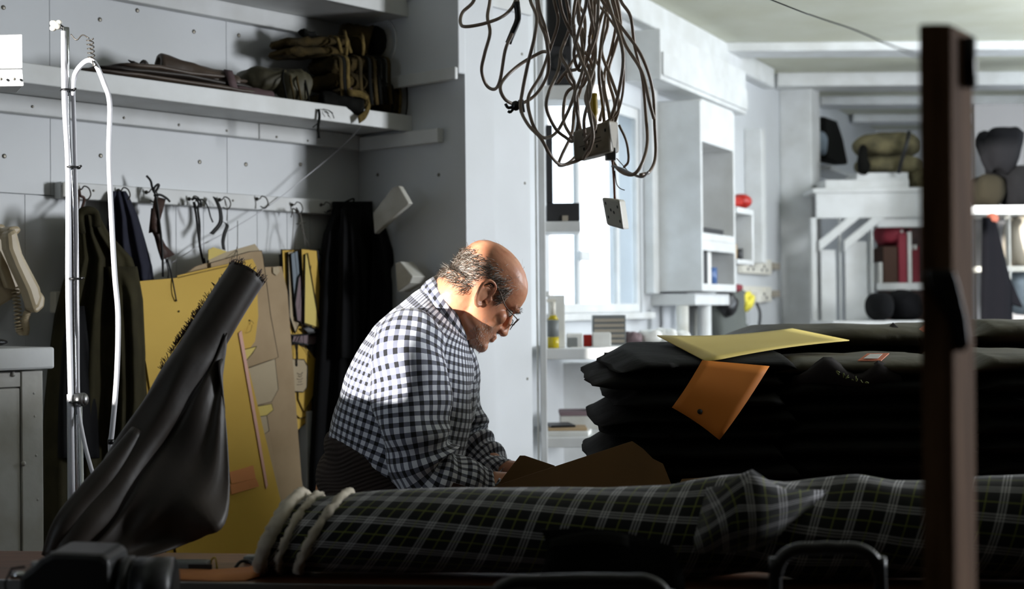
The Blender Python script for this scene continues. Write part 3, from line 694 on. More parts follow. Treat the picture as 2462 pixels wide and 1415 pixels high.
# set of narrow cards on a wire hanger
wz = thing('wired_card_set', 'bunch of narrow black edged pattern cards on a wire hanger', 'pattern cards', WA.w(WA.tz(725, 700)[0], .06, 1.2))
def wcard(poly, off, m, nm='narrow_card', r=.0034):
    P3 = [SP(x, y, off) for x, y in poly]; q = MB(); q.prism(P3, A_N * .002); o = q.build(nm, m, wz)
    ink_edge([p + A_N * .0024 for p in P3], o, r); return o
wcard([(672, 612), (684, 604), (720, 690), (745, 790), (720, 828), (694, 818), (680, 790)], .06, M_INK)
wcard([(706, 798), (772, 790), (768, 822), (750, 830), (700, 822)], .064, M_MAUVE)
wcard([(676, 600), (766, 600), (776, 770), (778, 800), (700, 806), (684, 790)], .068, M_YCARD)
wcard([(762, 612), (772, 612), (780, 700), (790, 790), (770, 790)], .071, M_BLUEC)
wcard([(690, 606), (706, 604), (722, 770), (708, 800), (694, 760)], .074, M_BUFF)
wcard([(697, 610), (716, 602), (724, 680), (716, 740), (708, 760)], .077, M_BLUEC)
wcard([(716, 668), (726, 650), (730, 700), (728, 778), (712, 770), (708, 730)], .080, M_MAUVE)
wcard([(728, 790), (780, 770), (782, 796), (740, 800)], .0815, M_DKGREY)
wcard([(722, 598), (762, 602), (774, 740), (790, 790), (768, 794), (730, 780)], .083, M_YCARD)
wcard([(732, 612), (738, 608), (768, 788), (730, 776)], .087, M_YCARD2, r=.0026)
q = MB()
for k, (px, py) in enumerate(((745, 640), (746, 700), (748, 722), (750, 745))):
    q.tube([SP(px - 3, py, .0855), SP(px, py + 6, .0855), SP(px + 3, py - 3, .0855), SP(px + 2, py + 9, .0855)], .0008, 4, 2)
q.build('pencil_mark', M_INK, wz)
q = MB(); h = HOOKS[6] + A_N * .03 - Z * .028
for a in (((702, 500), (706, 520), (704, 560), (700, 606)), ((712, 498), (722, 515), (728, 545), (736, 606)), ((722, 540), (730, 560), (748, 606)), ((722, 540), (712, 560), (708, 604)), ((735, 535), (712, 538))):
    q.tube([h] + [SP(x, y, .075) for x, y in a] if a[0][1] < 510 else [SP(x, y, .075) for x, y in a], .0013, 5, 3)
q.tube([SP(700, 522, .07), SP(706, 500, .085), h, SP(714, 500, .085), SP(712, 512, .08)], .0016, 5, 3)
q.build('wire_hanger', M_WIRE, wz)
# lower set of yellow tags tied with string
ts = thing('tied_tag_set', 'bunch of yellow pattern tags tied with string, below the wired cards', 'pattern cards', WA.w(WA.tz(730, 920)[0], .05, 1.0))
def tcard(poly, off, m, nm='yellow_tag', r=.0014):
    P3 = [SP(x, y, off) for x, y in poly]; q = MB(); q.prism(P3, A_N * .002); o = q.build(nm, m, ts); ink_edge([p + A_N * .0024 for p in P3], o, r); return o
tcard([(698, 830), (735, 826), (752, 870), (770, 910), (785, 950), (740, 990), (720, 1000), (700, 960)], .055, M_YCARD)
tcard([(700, 985), (742, 975), (740, 1010), (712, 1036)], .058, M_YCARD)
tcard([(692, 832), (708, 828), (738, 980), (742, 1000), (720, 1005), (704, 990), (696, 900)], .062, M_YCARD)
tcard([(714, 826), (742, 840), (764, 870), (770, 905), (748, 960), (730, 990), (716, 960)], .066, M_YCARD)
o = tcard([(698, 862), (730, 864), (738, 880), (737, 930), (728, 942), (700, 940), (697, 930)], .071, M_BUFF, 'paper_tag', .0016)
q = MB(); q.ball(SP(713, 876, .074), .004, .004, .006, None, 8, 5)
for k in range(5): q.tube([SP(714 + k % 2 * 3, 896 + k * 7, .0745), SP(722, 900 + k * 6, .0745), SP(728 - k % 2 * 2, 894 + k * 7, .0745)], .0007, 4, 2)
q.build('tag_writing', M_INK, o)
q = MB(); q.tube([SP(722, 806, .075), SP(712, 830, .076), SP(713, 874, .0765)], .0012, 5, 3); q.tube([SP(722, 806, .075), SP(716, 830, .076), SP(714, 874, .0765)], .0012, 5, 3); q.tube([SP(690, 840, .07), SP(706, 825, .074), SP(730, 832, .074), SP(745, 860, .072)], .001, 5, 3)
q.tube([SP(730, 826, .07), SP(728, 790, .09), SP(722, 770, .09)], .001, 5, 3); q.build('string', M_INK, ts)

# ================================================================== left edge: locker, handset, light fitting
# locker with riveted door
lo = .36
def L(px, py, off=lo): return WA.tz(px, py, off)
tl = L(100, 1000)[0]; zt0 = L(50, 835)[1]; zt1 = L(50, 888)[1]
t = thing('metal_locker', 'white riveted metal locker with a thick top at the left edge', 'locker', WA.w(tl + .3, lo / 2, 0))
q = MB(); q.pbox(WA, tl + .002, tl + .75, .02, lo - .004, 0.06, zt1 - .004); q.build('body', M_OLDPAINT, t, bev=.004)
q = MB(); q.pbox(WA, tl - .02, tl + .76, .02, lo + .03, zt1, zt0); q.build('top', M_PAINT, t, bev=.006)
q = MB(); q.pbox(WA, tl + .002, tl + .06, lo - .002, lo + .010, .06, zt1 - .004); q.build('corner_strip', M_OLDPAINT, t, bev=.002)
q = MB(); q.pbox(WA, tl + .062, tl + .74, lo - .003, lo + .006, .08, zt1 - .045); q.build('door', M_OLDPAINT, t, bev=.004)
q = MB(); q.pbox(WA, tl + .062, tl + .74, lo - .003, lo + .008, zt1 - .042, zt1 - .006); q.build('top_strip', M_OLDPAINT, t, bev=.002)
for px, py, r in ((56, 1114, .007), (31, 899, .007), (12, 880, .004), (50, 879, .004), (58, 879, .004), (79, 882, .004), (81, 945, .004), (83, 1000, .004), (86, 1094, .004), (90, 1200, .004)):
    p = WA.at(px, py, lo + .008); q = MB(); q.ball(p, r, r, r, None, 10, 6); q.build('rivet', M_RIVET, t)
# dark object end lying on it
p = WA.at(4, 822, lo - .04); q = MB(); q.ball(p + A_D * .05, .065, .03, .012, Matrix.Rotation(math.radians(49), 3, 'Z'), 16, 10); q.ball(p + A_D * .09 + Z * .006, .03, .02, .014, None, 12, 8)
tag(q.build('dark_tool', M_TIE), 'black tool end lying on the white locker top', 'tool')
# handset on the wall with its spring cord
hp = thing('old_telephone', 'old beige wall telephone with its handset and coiled cord at the left edge', 'telephone', WA.w(WA.tz(30, 640)[0], 0, 1.4))
def hs(pts, off, th, m, nm, bev=.008, par=None):
    q = MB(); q.prism([WA.at(x, y, off) for x, y in pts], A_N * th); return q.build(nm, m, par or hp, bev=bev)
hs([(-60, 540), (-10, 540), (40, 700), (-60, 760)], .002, .05, M_BEIGE, 'wall_cradle')
hs([(-4, 560), (20, 548), (36, 610), (78, 690), (84, 716), (76, 738), (60, 750), (44, 700), (16, 640), (0, 600)], .085, .045, M_BEIGE, 'handset', .012)
hs([(-6, 556), (2, 546), (24, 544), (30, 556), (10, 575), (-2, 580)], .066, .05, M_BEIGE, 'ear_cap', .008)
hs([(56, 728), (76, 700), (86, 716), (84, 738), (68, 752), (58, 750)], .07, .05, M_BEIGE, 'mouth_cap', .008)
hs([(-8, 600), (12, 640), (30, 690), (26, 696), (8, 692), (-10, 640)], .055, .02, M_BEIGE, 'cradle_arm', .005)
q = MB(); cpts = []
path = smooth_path([WA.at(66, 748, .085), WA.at(60, 770, .08), WA.at(62, 790, .075), WA.at(58, 804, .075), WA.at(46, 790, .07), WA.at(42, 740, .065), WA.at(36, 690, .06)], 40)
for i, p in enumerate(path):
    a = i * .9; cpts.append(p + A_D * math.cos(a) * .009 + A_N * math.sin(a) * .009)
q.tube(cpts, .0026, 5, 0); q.build('coiled_cord', M_BEIGE, hp)
# white light fitting high on the side wall
p = P(54, 140, 3.05); zb_ = P(54, 203, 3.05).z; zt_ = P(54, 82, 3.05).z
t = thing('strip_light', 'white metal strip light housing catching the sun at the top left edge', 'light', (-1.5, 3.1, zb_))
x1 = P(54, 140, 3.05).x
q = MB(); q.hexa([(-1.998, 3.05, zb_ + .035), (x1, 3.05, zb_ + .035), (x1 - .045, 3.16, zb_ + .035), (-1.998, 3.16, zb_ + .035)], [(-1.998, 3.05, zt_ - .02), (x1, 3.05, zt_), (x1 - .045, 3.16, zt_), (-1.998, 3.16, zt_ - .02)]); q.build('housing', M_PAINT, t, bev=.002)
q = MB(); q.hexa([(-1.998, 3.07, zb_ - .004), (x1 - .004, 3.07, zb_), (x1 - .05, 3.16, zb_), (-1.998, 3.16, zb_ - .004)], [(-1.998, 3.055, zb_ + .034), (x1 - .002, 3.055, zb_ + .034), (x1 - .05, 3.16, zb_ + .034), (-1.998, 3.16, zb_ + .034)]); q.build('lower_lip', M_PAINT, t, bev=.002)
for px in (3, 35):
    q = MB(); pp = P(px, 190, 3.052); q.ball(pp, .003, .003, .003, None, 8, 5); q.build('screw', M_SCREW, t)

# ================================================================== chrome hose stand
D0 = 2.9
st = thing('hose_stand', 'tall chrome hose stand with pale hoses tied on, left of the coats', 'stand', (P(180, 1100, D0).x, D0, 0))
q = MB(); q.tube([P(158, 66, D0), P(160, 300, D0), P(172, 520, D0), P(176, 800, D0), P(182, 1200, D0), P(186, 1450, D0), V((P(186, 1450, D0).x, D0, .03))], .0072, 12, 4); q.build('pole', M_CHROME, st)
q = MB(); q.tube([P(153, 75, D0 - .006), P(155, 240, D0 - .012), P(164, 420, D0 - .014), P(164, 700, D0 - .014), P(170, 950, D0 - .012), P(174, 1210, D0 - .012)], .0055, 10, 5); q.build('white_hose', M_HOSE, st)
q = MB(); q.tube([P(176, 210, D0 + .004), P(180, 360, D0 + .004), P(184, 540, D0), P(186, 760, D0), P(188, 960, D0), P(200, 1050, D0 - .03), P(222, 1135, D0 - .06), P(240, 1190, D0 - .08)], .0042, 8, 5); q.build('thin_hose', M_HOSE, st)
q = MB(); q.tube([P(174, 230, D0), P(180, 180, D0), P(200, 152, D0 - .01), P(218, 145, D0 - .02), P(232, 158, D0 - .025), P(250, 200, D0 - .03), P(264, 250, D0 - .03), P(262, 370, D0 - .03), P(268, 520, D0 - .04), P(276, 660, D0 - .05), P(284, 760, D0 - .06), P(281, 900, D0 - .06), P(270, 1030, D0 - .06), P(266, 1060, D0 - .06), P(266, 1085, D0 - .06)], .0052, 10, 6); q.build('looped_hose', M_HOSE, st)
q = MB(); q.tube([P(170, 82, D0), P(184, 96, D0), P(198, 84, D0 - .01), P(214, 92, D0 - .02)], .0014, 6, 4)
base = P(216, 92, D0 - .02); tp_ = []
for i in range(73):
    a = i / 72; p = P(216 + 4 * a, 92 + 50 * a, D0 - .02); tp_.append(p + V((math.cos(a * 31.4) * .0068, math.sin(a * 31.4) * .0068, 0)))
q.tube(tp_, .0013, 5, 0); q.tube([P(222, 146, D0 - .03), P(226, 160, D0 - .04), P(234, 150, D0 - .02)], .0014, 5, 3); q.build('spring', M_WIRE, st)
q = MB(); q.ball(P(134, 60, D0), .014, .010, .008, Matrix.Rotation(.5, 3, 'Y'), 10, 6); q.ball(P(128, 68, D0), .008, .007, .006, None, 8, 5); q.ball(P(142, 54, D0), .007, .006, .005, None, 8, 5); q.build('clip', M_WPLAST, st)
q = MB(); q.tube([P(142, 60, D0), P(150, 66, D0), P(160, 72, D0)], .004, 6, 3); q.build('clip_arm', M_TIE, st)
for py, px0, px1 in ((218, 148, 176), (403, 164, 186), (670, 164, 198), (965, 166, 198)):
    q = MB(); c = P((px0 + px1) / 2 + 2, py, D0); 
    q.tube([c + V((math.cos(a) * .013, math.sin(a) * .017 - .004, 0)) for a in [2 * math.pi * k / 14 for k in range(14)]], .0022, 6, 0, True); q.tube([c + V((.012, -.01, 0)), c + V((.02, -.014, .002))], .0024, 6, 0); q.build('cable_tie', M_TIE, st)
q = MB(); c = P(267, 1055, D0 - .06); q.tube([c, c - Z * .01], .0066, 8, 0); q.build('cable_tie', M_TIE, st)
q = MB(); a = P(161, 947, D0 + .012); bx = P(171, 947, D0 + .012); q.hexa([(a.x, D0 + .01, .02), (bx.x, D0 + .01, .02), (bx.x, D0 + .03, .02), (a.x, D0 + .03, .02)], [(a.x, D0 + .01, a.z), (bx.x, D0 + .01, a.z), (bx.x, D0 + .03, a.z), (a.x, D0 + .03, a.z)]); q.build('flat_support', M_PAINT, st, bev=.001)
q = MB(); q.tube([P(193, 975, D0 + .012), V((P(193, 975, D0).x + .012, D0 + .012, .03))], .0042, 8, 0); q.build('side_rod', M_CHROME, st)
q = MB(); c = P(196, 960, D0 - .004); q.tube([c + V((-.012, 0, 0)), c + V((.006, 0, 0))], .014, 16, 0); q.ball(c + V((.006, 0, 0)), .008, .013, .013); q.build('clamp_knob', M_STEEL, st)
q = MB(); q.box((P(180, 1100, D0).x, D0, .015), (.16, 0, 0), (0, .12, 0), (0, 0, .015)); q.build('base_plate', M_STEEL, st, bev=.005)

# ================================================================== bench in front with things on it
BA = math.radians(-7); BX = V((math.cos(BA), math.sin(BA), 0)); BY = V((-BX.y, BX.x, 0)); BZ = .955
BO = V((-.36, 2.235, 0))
t = thing('work_bench', 'narrow wooden work bench with a metal front edge along the bottom', 'bench', BO + BX * .4 + BY * .13)
q = MB()
def bbox(q, u0, u1, v0, v1, z0, z1):
    c = BO + BX * (u0 + u1) / 2 + BY * (v0 + v1) / 2 + Z * (z0 + z1) / 2
    return q.box(c, BX * (u1 - u0) / 2, BY * (v1 - v0) / 2, Z * (z1 - z0) / 2)
bbox(q, -.75, 1.6, 0, .27, BZ - .035, BZ); q.build('bench_top', M_BENCH, t, bev=.003)
q = MB(); bbox(q, -.75, 1.6, -.006, -.0005, BZ - .037, BZ + .0015); q.build('metal_edge', M_STEEL, t, bev=.0015)
for u in (-.7, .4, 1.5):
    for v in (.03, .21):
        q = MB(); bbox(q, u, u + .05, v, v + .04, 0, BZ - .036); q.build('leg', M_WOOD, t, bev=.003)
q = MB(); bbox(q, -.7, 1.55, .1, .14, .2, .26); q.build('stretcher', M_WOOD, t, bev=.003)
# dark fabric roll leaning, with loose flap
def bench_pt(px, py, z=BZ): 
    d = ray(px, py); k = (z - CAMZ) / d.z; return V((0, 0, CAMZ)) + d * k
t = thing('waxed_cloth_roll', 'dark brown waxed cloth roll leaning up to the right with its loose end hanging', 'cloth roll', (-.78, 2.42, BZ))
axis = [(594, 658, 2.66), (540, 742, 2.63), (484, 830, 2.60), (445, 892, 2.575), (398, 973, 2.55), (336, 1067, 2.52), (272, 1176, 2.47), (214, 1262, 2.43), (156, 1338, 2.40)]
rad = [.0365, .0375, .038, .038, .0385, .039, .039, .037, .030]
pts = smooth_path([P(*a) for a in axis], 6); q = MB(); rings = []; N = len(pts)
for i, p in enumerate(pts):
    f = i / (N - 1) * (len(rad) - 1); k = min(int(f), len(rad) - 2); r = rad[k] + (rad[k + 1] - rad[k]) * (f - k)
    d = (pts[min(i + 1, N - 1)] - pts[max(i - 1, 0)]).normalized(); u = d.cross(V((0, 1, 0))).normalized(); w = d.cross(u)
    ring = []
    for j in range(28):
        a = 2 * math.pi * j / 28
        n_ = noise.noise(V((math.cos(a) * 1.3, math.sin(a) * 1.3, i * .12))) * (.04 + .10 * min(1, i / N * 1.6)) + .05 * math.sin(a * 2 + i * .25) * (i / N) + .10 * max(0, math.sin(a * 3 + i * .17)) * max(0, (i / N - .45))
        ring.append(p + (u * math.cos(a) + w * math.sin(a)) * r * (1 + n_))
    rings.append(ring)
c0 = pts[0]; d0 = (pts[0] - pts[1]).normalized()
inner = [[c0 + (p - c0) * s - d0 * dd for p in rings[0]] for s, dd in ((.2, .05), (.78, .05), (.82, .002), (.95, -.002))]
q.loft(inner + rings); q.build('roll', M_DKBROWN, t)
q = MB(); rnd = random.Random(4)
for j in range(120):
    a = rnd.uniform(0, 2 * math.pi); k = int(a / 6.2832 * 28); p = rings[0][k % 28].lerp(rings[0][(k + 1) % 28], rnd.random()); e = d0 * rnd.uniform(.004, .012) + V((rnd.uniform(-1, 1), rnd.uniform(-1, 1), rnd.uniform(-1, 1))) * .004
    q.tube([p - d0 * .004, p + e * .6, p + e], .0006, 3, 0)
o = stuff(q.build('frayed_edge', M_LEATHER, t))
# torn fuzzy edge along the top-left of the roll
q = MB()
for j in range(420):
    a = rnd.uniform(0.05, .42); fi = a * (N - 1); i = int(fi); p = pts[i].lerp(pts[i + 1], fi - i) + V((-.7, .1, .6)).normalized() * (.040 + .006 * a)
    if .16 < a < .32 or rnd.random() < .25: q.tube([p - V((0, 0, .004)), p + V((rnd.uniform(-.008, .002), rnd.uniform(-.004, .004), rnd.uniform(0, .006)))], .0007, 4, 0)
stuff(q.build('fuzzy_seam', M_LEATHER, t))
# flap
top = [P(*a) for a in ((548, 800, 2.60), (505, 885, 2.575), (448, 985, 2.545), (384, 1080, 2.515), (318, 1190, 2.46), (262, 1275, 2.42), (190, 1345, 2.39))]
bot = [P(*a) for a in ((528, 868, 2.585), (541, 1010, 2.56), (556, 1232, 2.52), (500, 1282, 2.49), (420, 1318, 2.46), (330, 1339, 2.43), (230, 1352, 2.39))]
top = smooth_path(top, 6); bot = smooth_path(bot, 6); g = []
for i, (a, bq) in enumerate(zip(top, bot)):
    row = []
    for j in range(15):
        v = j / 14; p = a.lerp(bq, v); u = i / (len(top) - 1)
        dep = .030 * math.sin(v * 2.6) * math.sin(u * 7.5 + v * 2) * (1 - v * .3) + .012 * math.sin(u * 17 + 4 * v) * v + .02 * noise.noise(V((u * 4, v * 3, 5)))
        row.append(p + V((0, dep - .01, -.015 * math.sin(v * 3.14) * u)))
    g.append(row)
q = MB(); q.sheet(g, .003); q.build('loose_flap', M_DKBROWN, t)
# second fold at the lower left (rolled lip)
q = MB(); q.tube([P(330, 1035, 2.50), P(268, 1125, 2.46), P(208, 1200, 2.43), P(156, 1264, 2.40), P(118, 1340, 2.385)], lambda s: .012 + .012 * math.sin(s * 3), 12, 6); q.build('rolled_lip', M_DKBROWN, t)

# small things on the bench
pp = bench_pt(440, 1385); 
q = MB(); g = [[bench_pt(x, y) + Z * (h + .001) for x, y, h in row] for row in (((418, 1378, .006), (520, 1376, .004), (600, 1373, .006), (627, 1369, .012)), ((418, 1392, .0), (520, 1397, .0), (590, 1396, .0), (625, 1390, .004)))]
q.sheet(g, .0022); tag(q.build('card_strip', M_PEACH), 'curved orange card strip lying at the front of the bench', 'card')
def bbox_at(px, py, w, dp, h, m, nm, label, cat, bev=.003, rz=BA):
    c = bench_pt(px, py); q = MB(); x = V((math.cos(rz), math.sin(rz), 0)); y = V((-x.y, x.x, 0))
    q.box(c + Z * (h / 2 + .0005), x * w / 2, y * dp / 2, Z * h / 2); return tag(q.build(nm, m, bev=bev), label, cat)
o = bbox_at(458, 1372, .062, .03, .017, M_MIDGREY, 'metal_box', 'small grey and black metal box on the bench behind the orange strip', 'box')
c = bench_pt(475, 1372); q = MB(); q.box(c + BX * .01 + Z * .008 - BY * .0155, BX * .02, BY * .0008, Z * .006); q.build('black_panel', M_TIE, o)
bbox_at(612, 1352, .034, .024, .012, M_MIDGREY, 'metal_block', 'little grey metal block at the back of the bench', 'block')
q = MB(); c = bench_pt(642, 1352); q.tube([c + V((0, 0, .0115)) + V((0, -.004, 0)), c + V((0, .004, .0115))], .011, 16, 0); tag(q.build('wooden_reel', M_TAN), 'small tan disc on edge beside the grey metal block', 'reel')
c = bench_pt(675, 1362); cushion(c + Z * .012, BX * .034, BY * .018, Z * .011, 3, M_LEATHER, 'leather_scrap', amp=.5, sc=30)
tag(bpy.data.objects['leather_scrap'], 'folded brown leather scrap on the bench by the tartan roll', 'leather')
q = MB(); c = bench_pt(592, 1368); q.tube([c + V((-.018, 0, .003)), c + V((-.010, .006, .012)), c + V((.004, .006, .012)), c + V((.014, 0, .004))], .0028, 8, 4); tag(q.build('scissor_handle', M_TIE), 'black curved scissor handle resting on the orange strip end', 'scissors')
q = MB(); c = bench_pt(508, 1370); q.tube([c + V((-.002, 0, .002)), c + V((.0, .004, .017)), c + V((.006, .004, .019)), c + V((.010, -.002, .002))], .0016, 6, 4); tag(q.build('bent_wire', M_YTAPE), 'bent yellow brown wire standing beside the metal box', 'wire')

# photo camera on a low stand at the lower left
CX = P(215, 1390, 1.95); zc_ = CX.z - .055
tq = thing('camera_stand', 'plain wooden stand under the black camera, mostly out of frame', 'stand', (CX.x, 1.97, 0))
q = MB(); q.box((CX.x, 1.97, zc_ - .013), (.2, 0, 0), (0, .1, 0), (0, 0, .012)); q.build('stand_top', M_WOOD, tq, bev=.003)
for sx in (-.17, .17):
    for sy in (-.07, .07):
        q = MB(); q.box((CX.x + sx, 1.97 + sy, (zc_ - .026) / 2), (.015, 0, 0), (0, .015, 0), (0, 0, (zc_ - .026) / 2)); q.build('leg', M_WOOD, tq)
t = thing('photo_camera', 'black photo camera with a lens pointing right, lying at the lower left', 'camera', (CX.x, 1.95, zc_))
def C2(px, py, dy=0): return P(px, py, 1.95 + dy)
def camprism(pts, y0, y1, m, nm, bev=.006): q = MB(); q.prism([C2(x, y, y0) for x, y in pts], V((0, y1 - y0, 0))); return q.build(nm, m, t, bev=bev)
camprism([(40, 1480), (44, 1385), (75, 1362), (92, 1345), (118, 1330), (130, 1328), (240, 1332), (262, 1345), (262, 1480)], -.05, .05, M_BODY, 'body', .008)
camprism([(112, 1352), (124, 1326), (150, 1324), (158, 1334), (150, 1352)], -.025, .03, M_BODY, 'viewfinder_hump', .004)
q = MB(); q.tube([C2(240, 1420), C2(300, 1420), C2(310, 1420), C2(414, 1420)], lambda s: .036 if s < .35 else .044, 28, 0); q.tube([C2(300, 1418), C2(318, 1418)], .047, 28, 0); q.build('lens', M_BODY, t)
q = MB(); q.tube([C2(330, 1420), C2(414, 1420)], .0465, 28, 0); q.build('lens_hood', M_TIE, t)
q = MB(); q.tube([C2(92, 1364, -.02), C2(92, 1349, -.02)], .0095, 18, 0); q.build('mode_dial', M_STEEL, t)
q = MB(); q.tube([C2(122, 1330, -.01), C2(150, 1327, -.01)], .003, 8, 0); q.build('hot_shoe', M_STEEL, t)
q = MB(); q.tube([C2(28, 1382, -.03), C2(64, 1384, -.03)], .006, 12, 0); q.build('strap_lug', M_CHROME, t)
q = MB(); q.sheet([[C2(20, 1480, -.02), C2(20, 1480, .02)], [C2(12, 1400, -.02), C2(12, 1400, .02)], [C2(28, 1366, -.02), C2(28, 1366, .02)], [C2(60, 1362, -.02), C2(60, 1362, .02)]], .003); q.build('strap', M_TIE, t)

# ================================================================== tartan cloth bolt on the bench
t = thing('tartan_bolt', 'bolt of black, green and white tartan cloth with cream selvedge lying along the bench', 'cloth bolt', BO + BX * .45 + BY * .1 + Z * BZ)
def bolt_profile(i, n_u, j, n_v, x0, x1, topf, seed, r_extra=0):
    u = i / n_u; return u
# centreline by pixel of the top silhouette and the front
topl = [(745, 1186), (800, 1182), (870, 1176), (1000, 1171), (1150, 1169), (1300, 1168), (1450, 1168), (1600, 1163), (1700, 1153), (1760, 1142), (1800, 1130), (1830, 1140), (1900, 1146), (1980, 1150), (2060, 1146), (2140, 1152), (2230, 1150), (2350, 1144), (2462, 1140), (2600, 1138)]
def interp(tab, x):
    for a, bq in zip(tab, tab[1:]):
        if a[0] <= x <= bq[0]: return a[1] + (bq[1] - a[1]) * (x - a[0]) / (bq[0] - a[0])
    return tab[0][1] if x < tab[0][0] else tab[-1][1]
def bolt(u0, u1, nu, rscale, name, m, rough_amp, uvo=0, slant=.03, nv=36, par=t):
    rings = []; uu = []
    for i in range(nu + 1):
        u = u0 + (u1 - u0) * i / nu
        # point on the bench line at this u, and the pixel column it falls in
        cc = BO + BX * u + BY * .105
        px = 1231 + FPX * cc.x / cc.y
        zt = P(px, interp(topl, px), cc.y).z
        h = (zt - BZ - .003) / 2; ring = []
        for k in range(nv):
            a = 2 * math.pi * k / nv
            wv = noise.noise(V((u * 5, math.cos(a) * 1.2, math.sin(a) * 1.2 + uvo))) + .5 * noise.noise(V((u * 13, math.cos(a) * 2, math.sin(a) * 2 + uvo)))
            cr = 0
            if u > .62: cr = .10 * math.sin(u * 26 + a * 2.2) * math.exp(-((u - .78) / .16) ** 2)
            rr = 1 + rough_amp * wv + cr
            y = -math.cos(a) * .094 * rscale * rr; z = math.sin(a) * h * rscale * rr
            sag = -.01 * max(0, -math.cos(a)) * math.sin(a)
            q_ = cc + BX * slant * math.sin(a) * max(0, 1 - (u - u0) / .35) + BY * y + Z * (BZ + .002 + max(.0008, h * rscale + z + sag + (1 - rscale) * h))
            ring.append(q_)
        rings.append(ring); uu.append(u)
    q = MB()
    q.loft(rings, uvf=lambda i, k: (uu[i] - .162 * k / nv, (k / nv) * .54 + .12 * uu[i] + uvo))
    return q.build(name, m, par), rings
o, rA = bolt(-.030, 1.6, 110, .96, 'rolled_cloth', M_PLAID, .02, .011, .028)
o, rB = bolt(.040, 1.6, 110, 1.0, 'outer_layer', M_PLAID, .025, 0, .036)
# frayed cream selvedges: a soft band with many threads
def fringe(ring, r, name, nthread, ln, out):
    q = MB(); n = len(ring); cc = sum(ring, V()) / n
    ring = [V((p.x, p.y, max(p.z, BZ + r + .003))) for p in ring]; q.tube([p + (p - cc).normalized() * .002 for p in ring], r, 8, 3, True)
    q.disp(.0042, 85, 3)
    rnd = random.Random(9)
    for k in range(nthread):
        f = rnd.uniform(0, n); a = int(f) % n; p = ring[a].lerp(ring[(a + 1) % n], f - int(f)); d = (p - cc).normalized()
        e = -BX * rnd.uniform(.3, 1) * ln + d * rnd.uniform(-.2, .8) * ln * .6 * out + V((0, rnd.uniform(-1, 1), rnd.uniform(-1, 1))) * ln * .25
        q.tube([p + d * .003, p + d * .005 + e * .5, p + d * .003 + e], .0006, 3, 0)
    return q.build(name, M_FRINGE, t)
def offs(ring, dx): return [p + BX * dx for p in ring]
fringe(offs(rA[0], -.002), .0115, 'cream_selvedge', 700, .011, 1)
fringe(offs(rA[1], .012), .006, 'inner_selvedge', 400, .008, .6)
fringe(offs(rB[0], -.002), .0075, 'outer_selvedge', 500, .010, .8)
# a free corner of cloth standing up on the bolt
g = []
for i in range(9):
    row = []
    for j in range(9):
        u, v = i / 8, j / 8
        px = (1700 + 290 * u) * (1 - v) + (1660 + 190 * u) * v; py = (1172 - 46 * math.exp(-((u - .36) / .16) ** 2) + 6 * u) * (1 - v) + (1330 - 10 * u) * v
        row.append(P(px, py, 2.165 - .10 * max(0, math.sin(u * 3.1416)) ** .6 * (.35 + .65 * math.sin(min(1, v * 1.2 + .25) * 1.57)) + .05 * max(0, v - .8) / .2))
    g.append(row)
q = MB(); q.sheet(g, .002, uvf=lambda i, j: (i * .022 - j * .010, j * .019 + i * .012)); q.build('turned_flap', M_PLAID, t)

# dark cloth bundle in front of the bolt and the two chairs in the foreground
def chair(xl, xr, ytop, depth, label, rz=0):
    a = P(xl, ytop, depth); bq = P(xr, ytop, depth); zt = (a.z + bq.z) / 2; w = (bq.x - a.x)
    t = thing('stacking_chair', label, 'chair', ((a.x + bq.x) / 2, depth, 0), 'chairs in front of the bench')
    r = .0085; q = MB(); x0, x1 = a.x, bq.x
    def tub(pts): q = MB(); q.tube(pts, r, 10, 5); return q
    q = MB(); fr = [V((x0 - .01, depth, .45)), V((x0 - .002, depth, zt - .06)), V((x0, depth, zt - .03)), V((x0 + .008, depth, zt - .010)), V((x0 + .026, depth, zt)), V((x0 + .05, depth, zt + .001)), V(((x0 + x1) / 2, depth, zt + .002)), V((x1 - .05, depth, zt + .001)), V((x1 - .026, depth, zt)), V((x1 - .008, depth, zt - .010)), V((x1, depth, zt - .03)), V((x1 + .002, depth, zt - .06)), V((x1 + .01, depth, .45))]
    q.tube(fr, r, 10, 6); q.build('back_frame', M_TIE, t)
    q = MB(); q.box(((x0 + x1) / 2, depth + .002, zt - .32), ((w / 2 - .012), 0, 0), (0, .006, 0), (0, 0, .10)); q.build('back_rest', M_BLACK, t, bev=.004)
    q = MB(); q.box(((x0 + x1) / 2, depth - .21, .455), (w / 2 + .01, 0, 0), (0, .2, 0), (0, 0, .012)); q.build('seat', M_BLACK, t, bev=.006)
    for sx in (x0 - .005, x1 + .005):
        for sy in (depth, depth - .38):
            q = MB(); q.tube([V((sx, sy, .45)), V((sx, sy + (.03 if sy == depth else -.03), 0.002))], r, 10, 0); q.build('leg', M_TIE, t)
    return t
chair(1182, 1606, 1398, 1.72, 'black tube framed chair whose top rail just enters the bottom edge')
chair(1866, 2112, 1320, 1.78, 'black tube framed chair with a rounded back rail, left of the wooden post')
t = thing('dark_cloth', 'dark cloth bundle hanging over the front of the tartan bolt', 'cloth', P(1400, 1415, 2.1))
g = []
for i in range(13):
    u = i / 12; row = []
    for j in range(11):
        v = j / 10; px = 1302 + 330 * u + 14 * math.sin(v * 6 + u * 5); py = 1272 + 40 * u + 190 * v - 16 * math.sin(u * 3.14) 
        row.append(P(px, py, 2.055 - .035 * math.sin(u * 3.14) * math.sin(v * 2.2 + .4) - .012 * math.sin(u * 12 + v * 3) * v))
    g.append(row)
q = MB(); q.sheet(g, .004); q.build('cloth', M_BLACK, t)
